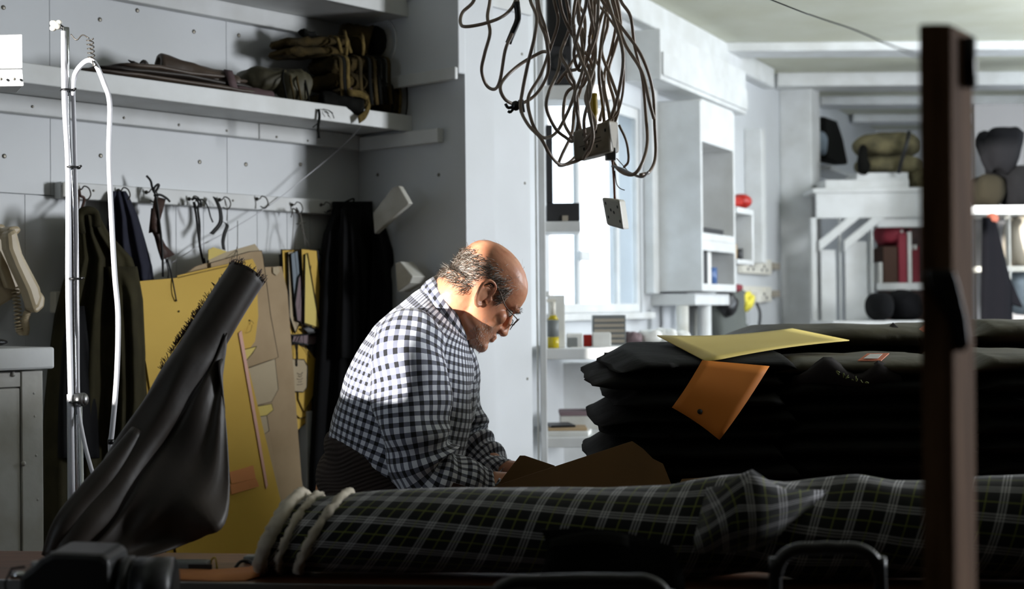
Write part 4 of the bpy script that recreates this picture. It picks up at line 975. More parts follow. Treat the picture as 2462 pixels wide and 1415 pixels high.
q = MB(); g = [[P(1322 + 190 * u, 1296 - 14 * math.sin(u * 3) + (26 + 6 * u) * v - 8 * u, 2.02 - .012 * v) for v in (0, .33, .66, 1)] for u in [k / 8 for k in range(9)]]
q.sheet(g, .003); q.build('pocket_flap', M_DKOLIVE, t)

# ================================================================== the man
YM = 3.37
def M(px, py, dy=0.0):
    p = P(px, py, YM); return V((p.x, p.y + dy, p.z))
def remesh(mb, vox, smooth_it, name, m, parent=None, loc=None):
    tmp = mb.build('tmp', m)
    md = tmp.modifiers.new('r', 'REMESH'); md.mode = 'VOXEL'; md.voxel_size = vox; md.use_smooth_shade = True
    if smooth_it: s = tmp.modifiers.new('s', 'SMOOTH'); s.iterations = smooth_it; s.factor = .5
    dg = bpy.context.evaluated_depsgraph_get(); ev = tmp.evaluated_get(dg)
    me = bpy.data.meshes.new_from_object(ev); w0 = tmp.location.copy()
    bpy.data.objects.remove(tmp)
    o0 = V(parent['_w']) if parent is not None else V(loc)
    me.transform(Matrix.Translation(w0 - o0)); me.name = name
    me.polygons.foreach_set('use_smooth', [True] * len(me.polygons))
    o = bpy.data.objects.new(name, me); COL.objects.link(o); o['_w'] = list(o0)
    if parent is not None: o.parent = parent
    else: o.location = o0
    return o
def ring_sag(back, front, hw, p=2.3, n=40, dy=0, sq=0):
    """a body ring from a back point to a front point (pixels) with a lateral half-width"""
    a = M(*back, dy); bq = M(*front, dy); c = (a + bq) / 2; h = (bq - a) / 2; out = []
    for k in range(n):
        t = 2 * math.pi * k / n; cx = math.cos(t); sy = math.sin(t)
        out.append(c + h * math.copysign(abs(cx) ** (2 / p), cx) + V((0, math.copysign(abs(sy) ** (2 / p), sy) * hw, 0)))
    return out
def limb(pts, rads, mb, n=20, sub=6, wr=0, seed=0, flat=1.0):
    path = smooth_path(pts, sub); N = len(path)
    def rf(s):
        f = s * (len(rads) - 1); k = min(int(f), len(rads) - 2); return rads[k] + (rads[k + 1] - rads[k]) * (f - k)
    return mb.tube(path, rf, n, 0)
FOOT = M(850, 1180); FOOT.z = 0
# --- head frame: ear canal as origin
HO = M(1152, 712); YAW = math.radians(16); PIT = math.radians(43)
HR = Matrix.Rotation(YAW, 3, 'Z') @ Matrix.Rotation(PIT, 3, 'Y')
HZ0 = .100; HS = .985
def HL(x, y, z): return HO + HR @ (V((x, y, z - HZ0)) * HS)
body = MB()
prof = [(-.004, .070, .030, .020), (.004, .082, .010, .032), (.016, .090, -.010, .043), (.030, .0905, -.03, .050), (.046, .090, -.05, .056), (.062, .0905, -.066, .061), (.078, .089, -.078, .065),
        (.092, .085, -.086, .068), (.104, .081, -.091, .070), (.116, .080, -.095, .0715), (.126, .087, -.098, .073), (.138, .0915, -.100, .0745), (.152, .0925, -.1015, .0765), (.168, .0895, -.1015, .0775),
        (.184, .082, -.099, .0765), (.199, .069, -.092, .0715), (.212, .050, -.079, .062), (.222, .026, -.058, .046), (.2275, .004, -.034, .026)]
rings = []
for z, xf, xb, w in prof:
    r = []
    for k in range(44):
        t = 2 * math.pi * k / 44; cx = math.cos(t); sy = math.sin(t)
        pw = 2.25 if z > .12 else 2.0
        x = (xf + xb) / 2 + (xf - xb) / 2 * math.copysign(abs(cx) ** (2 / pw), cx); y = w * math.copysign(abs(sy) ** (2 / pw), sy)
        if z < .10 and cx > .3: y *= 1 - .16 * (cx - .3)
        r.append(HL(x, y, z))
    rings.append(r)
body.loft(rings)
R3 = HR
def hb(x, y, z, rx, ry, rz, rot=None): body.ball(HL(x, y, z), rx, ry, rz, R3 @ rot if rot is not None else R3, 18, 12)
Ry = lambda a: Matrix.Rotation(a, 3, 'Y'); Rx = lambda a: Matrix.Rotation(a, 3, 'X'); Rz = lambda a: Matrix.Rotation(a, 3, 'Z')
# nose: bridge, tip, wings
limb([HL(.084, 0, .124), HL(.093, 0, .108), HL(.099, 0, .092), HL(.102, 0, .080)], [.008, .0082, .0095, .0105], body, 14)
hb(.1025, 0, .077, .0125, .012, .011); 
for s in (-1, 1): hb(.093, s * .0125, .074, .0125, .0075, .0085)
# brow ridge, cheeks, lips, chin, jaw
for s in (-1, 1):
    limb([HL(.086, s * .010, .129), HL(.086, s * .028, .133), HL(.072, s * .047, .129)], [.007, .0085, .007], body, 12)
    hb(.062, s * .038, .090, .018, .020, .020); hb(.050, s * .040, .064, .020, .012, .022)
    hb(.020, s * .046, .040, .030, .012, .016)
limb([HL(.088, -.022, .052), HL(.0955, 0, .0535), HL(.088, .022, .052)], [.0035, .0058, .0035], body, 12)
limb([HL(.086, -.021, .044), HL(.0945, 0, .043), HL(.086, .021, .044)], [.0035, .0064, .0035], body, 12)
hb(.086, 0, .016, .014, .022, .016)
# ears
for s in (-1, 1):
    eo = lambda x, y, z: HL(-.006 + x, s * (.0715 + y), .100 + z)
    rim = [eo(.012, .002, .006), eo(.010, .010, .022), eo(-.002, .016, .031), eo(-.018, .020, .027), eo(-.024, .020, .010), eo(-.018, .016, -.012), eo(-.008, .010, -.028), eo(.004, .004, -.032), eo(.010, .001, -.022)]
    limb(rim, [.0034, .0036, .004, .0042, .0042, .0042, .0052, .0058, .004], body, 10)
    body.ball(eo(-.004, .004, .0), .016, .0045, .027, R3 @ Rz(-s * .42), 14, 10)
    limb([eo(.002, .009, .016), eo(-.012, .013, .010), eo(-.011, .012, -.010)], [.003, .0035, .003], body, 8)
    hb(.012, s * .074, .098, .0055, .005, .007)
# neck, trunk, arms, pelvis, legs
limb([HL(-.045, 0, .10), HL(-.042, 0, .055), M(1072, 742), M(1040, 790)], [.060, .060, .064, .085], body, 24)
limb([HL(.01, 0, .05), HL(.0, 0, .02), M(1108, 790)], [.045, .047, .056], body, 20)
TR = [((800, 1060), (1050, 1190), .155), ((815, 990), (1085, 1105), .17), ((850, 900), (1105, 985), .175), ((892, 830), (1105, 890), .175), ((945, 775), (1100, 850), .165), ((1000, 728), (1100, 815), .12), ((1040, 708), (1098, 792), .07)]
body.loft([ring_sag(a, bq, w) for a, bq, w in TR])
ARM_N = [M(1000, 806, -.15), M(998, 880, -.195), M(1005, 960, -.215), M(1012, 1050, -.225), M(1030, 1112, -.22), M(1100, 1140, -.19), M(1170, 1163, -.15), M(1200, 1172, -.135)]
ARM_F = [M(1030, 806, .15), M(1060, 890, .19), M(1085, 980, .205), M(1095, 1060, .20), M(1120, 1090, .18), M(1160, 1120, .15), M(1196, 1152, .12), M(1212, 1166, .11)]
RAD = [.058, .054, .049, .045, .042, .039, .033, .027]
limb(ARM_N, RAD, body); limb(ARM_F, RAD, body)
def hand(wrist, direc, side, mb, up=Z):
    """palm and five bent fingers lying on the table, slightly curled"""
    d = V(direc).normalized(); up = V(up); lat = up.cross(d).normalized() * side
    palm = wrist + d * .048
    mb.ball(palm, .050, .040, .0145, Matrix((d, lat, up)).transposed(), 16, 10)
    limb([wrist - d * .02, wrist + d * .03], [.026, .027], mb, 14)
    for k, (o, L) in enumerate(((-.030, .072), (-.010, .080), (.010, .075), (.028, .058))):
        b0 = palm + lat * o + d * .038; l1 = L * .45; l2 = L * .32; l3 = L * .26
        sp = (d + lat * o * 2.2).normalized()
        p1 = b0 + sp * l1 + up * .010; p2 = p1 + sp * l2 * .92 - up * l2 * .35; p3 = p2 + sp * l3 * .6 - up * l3 * .75
        limb([b0 - sp * .02, b0, p1, p2, p3], [.0105, .010, .0092, .0086, .0070], mb, 10, 4)
    t0_ = palm - lat * .030 - d * .022
    limb([t0_ + lat * .012, t0_ - lat * .012 + d * .014 - up * .002, t0_ - lat * .024 + d * .036 - up * .006, t0_ - lat * .020 + d * .060 - up * .010], [.013, .0122, .0105, .008], mb, 10, 4)
TZ = .955
wn = V((M(1205, 1178).x, YM - .13, TZ + .032)); wf = V((M(1222, 1172).x, YM + .10, TZ + .034))
ARM_N[-1] = wn - V((.004, 0, -.004)); ARM_F[-1] = wf - V((.004, 0, -.004))
hand(wn, (.9, .25, -.12), 1, body); hand(wf, (.9, -.2, -.12), -1, body)
limb([M(1170, 1163, -.15), wn], [.031, .026], body); limb([M(1196, 1152, .12), wf], [.031, .026], body)
HIP = M(905, 1150); legs = []
body.ball(HIP + V((0, 0, -.03)), .145, .165, .13, None, 24, 14)
for s in (-1, 1):
    hp_ = V((HIP.x - .01, YM + s * .09, HIP.z - .06)); kn = V((HIP.x + .03, YM + s * .11, .50)); an = V((HIP.x - .03, YM + s * .12, .09))
    legs.append((hp_, kn, an)); limb([hp_, (hp_ + kn) / 2, kn, (kn + an) / 2 + V((-.015, 0, .06)), an], [.092, .075, .055, .055, .036], body)
    limb([an, an + V((.05, 0, -.045)), an + V((.16, 0, -.062))], [.036, .034, .022], body)
man = remesh(body, .0034, 3, 'person', M_SKIN, None, FOOT)
tag(man, 'person, balding with glasses, in a checked shirt, leaning over the table in profile', 'person')
# eyes
for s in (-1, 1):
    q = MB(); q.ball(HL(.071, s * .031, .1155), .0125, .0125, .0125, R3, 14, 10); e = q.build('eye', mat('eye_white', (214, 208, 200), .2), man)
    q = MB(); q.ball(HL(.0815, s * .0315, .113), .003, .0055, .0055, R3, 10, 6); q.build('iris', mat('dark_iris', (46, 32, 22), .2), e)
# eyebrows and hair as many fine strands
def strands(pts, name, m, ln, rad, dirf, rnd, k=2):
    q = MB()
    for p, n in pts:
        d = dirf(p, n); l = ln * rnd.uniform(.5, 1.3); w = n.cross(d).normalized() * rad
        p1 = p + (d * .6 + n * .45).normalized() * l * .5; p2 = p1 + (d + n * rnd.uniform(-.25, .25) + V((rnd.uniform(-1, 1), rnd.uniform(-1, 1), rnd.uniform(-1, 1))) * .45).normalized() * l * .5
        p3 = p2 + (d - n * .2 + V((rnd.uniform(-1, 1), rnd.uniform(-1, 1), rnd.uniform(-1, 1))) * .5).normalized() * l * .3
        u = n * rad * .6
        q.add([p - w, p + w, p1 - w, p1 + w, p2 - w * .7, p2 + w * .7, p3], [(0, 1, 3, 2), (2, 3, 5, 4), (4, 5, 6)], True)
    return stuff(q.build(name, m, man))
HRT = HR.transposed(); rnd = random.Random(12)
side_pts = []; beard = []; brows = []; crown = []
me = man.data; wm = V(man['_w'])
for poly in me.polygons:
    c = wm + poly.center
    if (c - HO).length > .2: continue
    l = HRT @ (c - HO) / HS; x, y, z = l.x, abs(l.y), l.z + HZ0
    n = poly.normal.copy(); ln_ = HRT @ n
    if ln_.dot(V((l.x * .8, l.y, (z - .11) * .8))) < 0 and z > .09: pass
    if x < .042 and .05 < z < .185 and (y < .0795) and not (y > .055 and -.036 < x < .022 and z < .132):
        # receding ring of hair: upper limit falls from the back to the temple
        up_lim = .168 - .14 * max(0, x + .02) if x > -.06 else .168
        lo_lim = .074 if x < -.03 else .104
        if x > .022: lo_lim = .112
        if lo_lim + rnd.uniform(-.008, .008) < z < up_lim + rnd.uniform(-.016, .010):
            dens = .58 if z < up_lim - .02 else .4
            for _ in range(2):
                if rnd.random() < dens: side_pts.append((c + V((rnd.uniform(-1, 1), rnd.uniform(-1, 1), rnd.uniform(-1, 1))) * .0015, n))
    elif z >= .16 and x < .05 and rnd.random() < .006: crown.append((c, n))
    if (x > .03 and z < .062 or (x > .055 and .055 < z < .068 and y < .03)) and not (.040 < z < .058 and y < .02 and x > .08) and rnd.random() < .45 and z > -.01: beard.append((c, n))
    if .126 < z < .141 and .010 < y < .048 and x > .06 and ln_.x > .1 and rnd.random() < .9: brows.append((c, n))
def hair_dir(p, n):
    d = HR @ V((-.75, 0, -.62)); d = d + V((rnd.uniform(-1, 1), rnd.uniform(-1, 1), rnd.uniform(-1, 1))) * .55; d -= n * d.dot(n); return d.normalized()
rnd.shuffle(side_pts)
k1 = int(len(side_pts) * .6)
strands(side_pts[:k1], 'hair', M_HAIR, .018, .00055, hair_dir, rnd)
strands(side_pts[k1:] + crown, 'grey_hair', M_HAIRG, .016, .00038, hair_dir, rnd)
strands(beard, 'stubble', M_HAIRG, .0035, .00030, lambda p, n: (HR @ V((.3, 0, -1))), rnd)
strands(brows, 'eyebrow', M_HAIR, .009, .0004, lambda p, n: (HR @ V((.2, (1 if (HRT @ (p - HO)).y > 0 else -1) * .9, .3))).normalized(), rnd)
# glasses
gl = MB(); gz = .104; gx = .108
for s in (-1, 1):
    rim = [HL(gx - .010 * (abs(s * .033 + .024 * math.cos(a)) / .057) ** 2 * 1.2 - .002 * 0, s * .033 + .0235 * math.cos(a), gz + .0165 * math.sin(a)) for a in [2 * math.pi * k / 20 for k in range(20)]]
    gl.tube(rim, .0011, 6, 0, True)
    gl.tube([HL(gx - .012, s * .057, gz + .006), HL(gx - .018, s * .068, gz + .007), HL(.05, s * .0765, .112), HL(0.012, s * .0800, .128), HL(-.012, s * .080, .128), HL(-.024, s * .078, .112)], .0013, 6, 5)
gl.tube([HL(gx, -.010, gz + .002), HL(gx + .003, 0, gz + .005), HL(gx, .010, gz + .002)], .0011, 6, 4)
glo = gl.build('glasses', mat('dark_metal_frame', (66, 58, 50), .3, metal=.8), man)
for s in (-1, 1):
    q = MB(); q.add([HL(gx - .010 * (abs(s * .033 + .023 * math.cos(a)) / .057) ** 2 * 1.2, s * .033 + .023 * math.cos(a), gz + .016 * math.sin(a)) for a in [2 * math.pi * k / 20 for k in range(20)]], [tuple(range(20))]); q.build('lens', M_GLASS, glo)

# --- shirt: trunk, sleeves, collar with woven checks
def refine(R, k):
    out = []
    for i in range(len(R) - 1):
        p0 = R[max(i - 1, 0)]; p1 = R[i]; p2 = R[i + 1]; p3 = R[min(i + 2, len(R) - 1)]
        for j in range(k):
            t = j / k
            def cr(a, b_, c, d): return .5 * (2 * b_ + (c - a) * t + (2 * a - 5 * b_ + 4 * c - d) * t * t + (3 * b_ - a - 3 * c + d) * t ** 3)
            out.append(((cr(p0[0][0], p1[0][0], p2[0][0], p3[0][0]), cr(p0[0][1], p1[0][1], p2[0][1], p3[0][1])), (cr(p0[1][0], p1[1][0], p2[1][0], p3[1][0]), cr(p0[1][1], p1[1][1], p2[1][1], p3[1][1])), cr(p0[2], p1[2], p2[2], p3[2])))
    out.append(R[-1]); return out
SH = [((802, 1075), (1062, 1204), .172), ((793, 1040), (1085, 1165), .188), ((800, 1000), (1115, 1110), .196), ((822, 930), (1134, 1030), .202), ((851, 862), (1138, 945), .205), ((892, 798), (1136, 880), .200), ((940, 750), (1130, 842), .182), ((985, 715), (1126, 818), .135), ((1012, 697), (1118, 808), .088), ((1030, 690), (1112, 798), .068)]
SHR = refine(SH, 6)
def wrinkle(p, nrm, amp, seed):
    return nrm * amp * (noise.noise(p * 9 + V((seed, 0, 0))) + .55 * noise.noise(V((p.x * 26, p.y * 12, p.z * 16)) + V((0, seed, 0))))
rings = []; dist = [0]
for i, (a, bq, w) in enumerate(SHR):
    r = ring_sag(a, bq, w, 2.35, 72); c = sum(r, V()) / 72
    low = max(0, 1 - i / 14)
    r = [p + wrinkle(p, (p - c).normalized(), .007 + .006 * low, 3) + (p - c).normalized() * .006 * math.sin(7 * math.atan2(p.y - c.y, p.x - c.x)) * low for p in r]
    if rings: dist.append(dist[-1] + (c - pc).length)
    pc = c; rings.append(r)
def perim(r): return sum((r[k] - r[(k + 1) % len(r)]).length for k in range(len(r)))
Lav = 1.02
q = MB(); q.loft(rings, caps=False, uvf=lambda i, k: (k / 72 * Lav, dist[i]))
shirt = q.build('shirt', M_GING, man)
def sleeve(pts, rads, seed, flip=1):
    path = smooth_path(pts, 10); N = len(path); rings = []; dd = [0]; prev = None
    for i, p in enumerate(path):
        t = (path[min(i + 1, N - 1)] - path[max(i - 1, 0)]).normalized()
        u = V((0, 1, 0)) - t * t.y if prev is None else prev - t * prev.dot(t)
        u.normalize(); prev = u; w = t.cross(u); f = i / (N - 1) * (len(rads) - 1); k = min(int(f), len(rads) - 2); r = rads[k] + (rads[k + 1] - rads[k]) * (f - k)
        s = i / (N - 1); ring = []
        for j in range(48):
            a = 2 * math.pi * j / 48; e = u * math.cos(a) + w * math.sin(a)
            el = math.exp(-((s - .60) / .16) ** 2)
            fold = .012 * el * math.sin(s * 60 + 2 * math.sin(a + seed)) * (.5 + .5 * math.cos(a - 2)) + .006 * math.sin(s * 26 + a * 2 + seed) * min(1, s * 3) + (.010 * max(0, s - .8) / .2 * math.sin(s * 95))
            ring.append(p + e * (r + fold) + wrinkle(p + e * r, e, .009, seed))
        if rings: dd.append(dd[-1] + (p - path[i - 1]).length)
        rings.append(ring)
    q = MB(); q.loft([[path[0] + (p - path[0]) * .25 for p in rings[0]]] + rings, caps=False, uvf=lambda i, k: (k / 48 * .45, dd[max(i - 1, 0)]))
    return q.build('sleeve', M_GING, shirt)
SN = [M(1000, 778, -.120), M(997, 812, -.150), M(994, 870, -.178), M(1004, 960, -.195), M(1013, 1045, -.205), M(1035, 1106, -.20), M(1100, 1136, -.18), M(1165, 1160, -.15), M(1196, 1172, -.138)]
sleeve(SN, [.055, .082, .086, .084, .078, .072, .058, .048, .042], 2)
SF = [M(1040, 790, .12), M(1055, 840, .15), M(1075, 920, .17), M(1092, 1000, .185), M(1105, 1065, .18), M(1135, 1098, .165), M(1168, 1126, .145), M(1200, 1155, .12), M(1212, 1166, .112)]
sleeve(SF, [.06, .074, .074, .07, .066, .056, .05, .044, .04], 5)
# shoulder yoke seam
q = MB(); 
# chest pocket edge
q = MB(); q.sheet([[M(1122, 914, -.05), M(1142, 918, -.02), M(1146, 918, .06)], [M(1124, 960, -.05), M(1140, 962, -.02), M(1144, 962, .06)], [M(1120, 1010, -.05), M(1134, 1014, -.02), M(1138, 1012, .06)]], .004, uvf=lambda i, j: (j * .05, i * .045)); q.build('chest_pocket', M_GING, shirt)
# collar: stand and fold-over
def cring(bk, fr, hw, n=40): return ring_sag(bk, fr, hw, 2.0, n)
ca = cring((1046, 668), (1126, 792), .066); cb_ = cring((1042, 664), (1131, 800), .070); cc2 = cring((1024, 676), (1134, 822), .083); cd = cring((1012, 690), (1130, 834), .090); ce = cring((1030, 690), (1118, 808), .066)
q = MB(); q.loft([ca, cb_, cc2, cd, [p + (p - sum(cd, V()) / 40) * -.04 - V((0, 0, .003)) for p in cd], ce], caps=False, uvf=lambda i, k: (k / 40 * .46, i * .018)); q.build('collar', M_GING, shirt)

# --- trousers
q = MB(); TRO = [((795, 1030), (1060, 1168), .186), ((778, 1085), (1062, 1205), .196), ((764, 1150), (1060, 1250), .202), ((768, 1220), (1048, 1290), .196), ((800, 1290), (1010, 1330), .17), ((850, 1330), (960, 1350), .10)]
q.loft([ring_sag(a, bq, w, 2.4) for a, bq, w in TRO])
for hp_, kn, an in legs: limb([hp_ + V((0, 0, .04)), hp_.lerp(kn, .5), kn, kn.lerp(an, .5), an - V((0, 0, .01))], [.112, .098, .080, .076, .072], q, 24)
tro = remesh(q, .009, 4, 'trousers', M_CORD, man)
me = tro.data; uvl = me.uv_layers.new(name='UVMap'); wv_ = V(tro['_w'])
ax = (M(930, 1100) - M(890, 1190)).normalized()
for lp in me.loops:
    co = wv_ + me.vertices[lp.vertex_index].co; uvl.data[lp.index].uv = (co.y + co.x, (co - HIP).dot(V((-.25, 0, .97))) + .008 * noise.noise(co * 14))
tv = me.vertices
for v in tv:
    co = wv_ + v.co
    if co.z > .8: v.co += v.normal * .006 * math.sin((co.z * 60 + co.x * 34) + 3 * noise.noise(co * 6))
# shoes
for hp_, kn, an in legs:
    q = MB(); c = V((an.x + .055, an.y, 0)); rings = []
    for x, w, h in ((-.10, .012, .05), (-.095, .034, .075), (-.05, .042, .095), (0, .042, .085), (.06, .050, .06), (.12, .048, .048), (.165, .030, .036), (.178, .010, .02)):
        rings.append([c + V((x, math.cos(a) * w, max(.001, (.5 + .5 * math.sin(a)) * h))) for a in [2 * math.pi * k / 18 for k in range(18)]])
    q.loft(rings); q.build('shoe', M_LEATHER, man)

# ================================================================== cutting table with garments
t = thing('cutting_table', 'large cutting table carrying the garment piles, behind the tartan bolt', 'table', (1.1, 3.6, 0))
q = MB(); q.box((1.0875, 3.31, TZ - .02), (1.2425, 0, 0), (0, .37, 0), (0, 0, .0195)); q.build('table_top', M_BENCH, t, bev=.004)
t_rear = thing('rear_table', 'second table close behind the cutting table, carrying the rear jacket piles', 'table', (1.4, 3.97, 0))
q = MB(); q.box((1.4, 3.965, TZ - .02), (.95, 0, 0), (0, .27, 0), (0, 0, .0195)); q.build('table_top', M_BENCH, t_rear, bev=.004)
for x in (.5, 2.3):
    for y in (3.74, 4.2):
        q = MB(); q.box((x, y, (TZ - .04) / 2), (.03, 0, 0), (0, .03, 0), (0, 0, (TZ - .04) / 2 - .0005)); q.build('leg', M_WOOD, t_rear, bev=.003)
for x in (.0, 2.24):
    for y in (3.0, 3.64):
        q = MB(); q.box((x, y, (TZ - .04) / 2), (.03, 0, 0), (0, .03, 0), (0, 0, (TZ - .04) / 2 - .0005)); q.build('leg', M_WOOD, t, bev=.003)
q = MB(); q.box((1.12, 3.31, .3), (1.1, 0, 0), (0, .03, 0), (0, 0, .03)); q.build('stretcher', M_WOOD, t, bev=.003)

def garment(xl, xr, y0, y1, z0, th, seed, m, label, group=None, tilt=0, tilt0=0):
    """one folded jacket: soft slab whose left end narrows to a folded edge"""
    q = MB(); nu = 40; nx = 34; rings = []
    for i in range(nx + 1):
        u = i / nx; x = xl + (xr - xl) * u
        e = max(.05, min(1, (u / .15)) ** (.95 + .2 * math.sin(seed * 2.1))) if u < .15 else (min(1, (1 - u) / .06) ** .5)
        ring = []
        for k in range(nu):
            a = 2 * math.pi * k / nu; cy = math.copysign(abs(math.cos(a)) ** .55, math.cos(a)); sz = math.copysign(abs(math.sin(a)) ** .8, math.sin(a))
            yv = (y0 + y1) / 2 + cy * (y1 - y0) / 2 * (1 - .10 * (1 - e))
            n = noise.noise(V((x * 5 + seed * 3, yv * 5, seed))) + .6 * noise.noise(V((x * 13, yv * 11, seed * 2 + sz)))
            zz = z0 + th * (.24 + .26 * e) + sz * th / 2 * (.06 + .94 * e) * (1 + .26 * n) + .010 * (1 - e) * math.sin(seed * 2.4)
            yv += .016 * noise.noise(V((x * 7, seed * 1.7, 3))) - (.02 * max(0, -cy) * noise.noise(V((x * 3, seed, 9))))
            xx = x + (.03 * noise.noise(V((yv * 6, seed, 1))) - .05 * abs(cy) ** 3 * (-1 if u < .5 else 1) * .3) * (1 if u < .3 else .3)
            fy = max(0, min(1, (yv - y0) / (y1 - y0))); zz = max(zz, z0 + .0008); ring.append(V((xx, yv, zz + fy * (tilt0 + (tilt - tilt0) * (zz - z0) / th))))
        rings.append(ring)
    q.loft(rings); o = q.build('folded_jacket', m); return tag(o, label, 'jacket', group)
def xw(px, y): return (px - 1231) / FPX * y
YF = 3.12
left = [(1500, 1188), (1452, 1140), (1414, 1090), (1456, 1050), (1426, 1010), (1466, 968), (1412, 928), (1462, 868)]
zs = [TZ + .0015]; hts = []
for k, (px, py) in enumerate(left):
    z1_ = P(px, py + 12, YF).z if k == len(left) - 1 else P(px, (py + left[k + 1][1]) / 2, YF).z
    hts.append(max(.028, z1_ - zs[-1])); zs.append(zs[-1] + hts[-1])
desc = ['bottom', 'second lowest', 'third from the bottom', 'fourth from the bottom', 'fifth from the bottom', 'third from the top', 'second from the top', 'topmost']
for k, (px, py) in enumerate(left):
    garment(xw(px, YF), xw(1905, YF) + .02 * math.sin(k * 2), YF - .012 * (k % 3), 3.64 + .012 * (k % 2), zs[k], hts[k] * .99, 50 + k, M_DKOLIVE, 'folded black jacket, %s of the left pile under the yellow card' % desc[k], 'black jackets in the left pile', .036 * (k + 1) / 8, .036 * k / 8)
# right piles
def pile(pxl, pxr, yf, yb, tops, seed, where):
    z = TZ + .0015; n = len(tops)
    for k, (h, m, nm) in enumerate(tops):
        garment(xw(pxl, yf) + .012 * math.sin(seed + k * 1.9), xw(pxr, yf) + .012 * math.cos(seed + k), yf + .01 * math.sin(k * 2.2), yb, z, h * .99, seed + k, m, nm, 'jackets in the %s' % where); z += h
    return z
ordn = ['lowest', 'second lowest', 'third from below', 'fourth from below', 'fifth from below', 'sixth from below', 'topmost']
def plist(h_tot, n, where, topdesc, dm=M_DKOLIVE, tm=M_OLIVE):
    h = h_tot / n
    return [(h, tm if k >= n - 1 else dm, ('%s' % topdesc) if k == n - 1 else 'folded dark jacket, %s in the %s' % (ordn[k], where)) for k in range(n)]
zA = P(2040, 862, 3.14).z - TZ
pile(1850, 2300, 3.14, 3.62, plist(zA, 7, 'middle pile behind the wooden post', 'olive jacket topmost on the middle pile, with embroidery and a paper tag'), 70, 'middle pile')
zB = P(2450, 852, 3.10).z - TZ
pile(2330, 2720, 3.10, 3.62, plist(zB, 7, 'right pile at the right edge', 'olive jacket topmost on the pile at the right edge'), 80, 'right pile')
zC = P(2050, 782, 3.75).z - TZ
pile(1800, 2320, 3.70, 4.20, plist(zC, 6, 'rear pile', 'olive jacket topmost on the rear pile below the dark bookshelf'), 90, 'rear pile')
zD = P(2400, 772, 3.75).z - TZ
pile(2330, 2680, 3.70, 4.20, plist(zD, 6, 'far right rear pile', 'olive jacket topmost on the rear pile right of the post'), 100, 'far right rear pile')
# collar, cuffs, tags and embroidery on the near top jacket
def DJ(px, py, d): return P(px, py, d)
tj = [o for o in COL.objects if o.get('label', '').startswith('olive jacket topmost on the middle pile')][0]
zt_ = TZ + zA
q = MB(); g = []
for i in range(15):
    u = min(i / 14, .9999); row = []
    for j in range(7):
        v = min(j / 6, .9999); px = 1905 + 262 * u; py = 908 - (50 * math.exp(-((u - .32) / .17) ** 2) + 40 * math.exp(-((u - .80) / .13) ** 2)) * (1 - v) + 26 * v
        row.append(P(px, py, 3.150 - .034 * math.sin(u * 3.14) ** .5 * math.sin(v * 3.14) ** .7 + .02 * v))
    g.append(row)
q.sheet(g, .006); q.build('dark_collar', mat('dark_brown_corduroy_collar', (26, 19, 18), .95), tj)
q = MB(); rnd = random.Random(3)
for k in range(7):
    px = 2016 + k * 11 + rnd.uniform(-2, 2); py = 898 + k * 2.5
    z_ = [P(px + rnd.uniform(-5, 6), py + rnd.uniform(-7, 9), 3.082) for _ in range(4)]; q.tube(z_, .0011, 5, 3)
q.build('embroidery', mat('yellow_green_thread', (130, 140, 80), .7), tj)
q = MB(); q.prism([P(2062, 868, 3.16), P(2085, 851, 3.19), P(2138, 850, 3.19), P(2118, 868, 3.16)], Z * .002); o = q.build('paper_tag', mat('pink_orange_paper', (226, 140, 110), .7), tj)
q = MB(); q.prism([P(2076, 864, 3.163) + Z * .0022, P(2092, 853, 3.184) + Z * .0022, P(2122, 853, 3.184) + Z * .0022, P(2110, 864, 3.163) + Z * .0022], Z * .0006); q.build('tag_panel', M_PAPER, o)
rj = [o for o in COL.objects if o.get('label', '').startswith('olive jacket topmost on the rear pile below')][0]
q = MB(); q.prism([P(2120, 812, 3.69), P(2152, 780, 3.74), P(2185, 810, 3.69)], V((0, .02, .006))); q.build('dark_collar', MATS['dark_brown_corduroy_collar'], rj)
q = MB(); q.prism([P(2192, 806, 3.70), P(2228, 780, 3.75), P(2238, 776, 3.75), P(2236, 796, 3.70)], Z * .003); q.build('paper_tag', MATS['pink_orange_paper'], rj)
# yellow and orange cards on the pile
ycp = [P(1580, 812, 3.55), P(1740, 806, 3.62), P(1840, 805, 3.66), P(1905, 796, 3.70), P(1960, 812, 3.60), P(2040, 825, 3.50), P(1900, 850, 3.30), P(1800, 866, 3.18), P(1700, 877, 3.10), P(1640, 845, 3.30)]
A0, B0, C0, D0_ = P(1580, 814, 3.52), P(1905, 797, 3.70), P(2042, 826, 3.45), P(1700, 878, 3.09)
g = []
for i in range(10):
    u = i / 9; row = []
    for j in range(10):
        v = j / 9; p = A0.lerp(B0, u).lerp(D0_.lerp(C0, u), v)
        row.append(p + Z * (-.008 * math.sin(u * math.pi) * (1 - v) + .006 * math.sin(u * 3.1) * v + .008))
    g.append(row)
q = MB(); q.sheet(g, .0022); tag(q.build('yellow_card', M_YCARD2), 'large bent pale yellow card lying on top of the left jacket pile', 'card')
tl_, tr_, br_, bl_ = P(1688, 866, 3.085), P(1850, 880, 3.085), P(1726, 1055, 3.055), P(1614, 978, 3.055)
g = []
for i in range(9):
    u = i / 8; row = []
    for j in range(9):
        v = j / 8; p = tl_.lerp(tr_, u).lerp(bl_.lerp(br_, u), v)
        row.append(p + V((0, -.022 * math.sin(v * 2.6) - .012 * u * v, 0)) + Z * .004 * math.sin(u * 3.1) * v)
    g.append(row)
q = MB(); q.sheet(g, .0022); oc = tag(q.build('orange_card', M_ORANGE), 'orange card with a punched hole hanging down the front of the left pile', 'card')
p = V(g[4][6]) ; pp = P(1683, 989, p.y - .0022 - .002); q = MB()
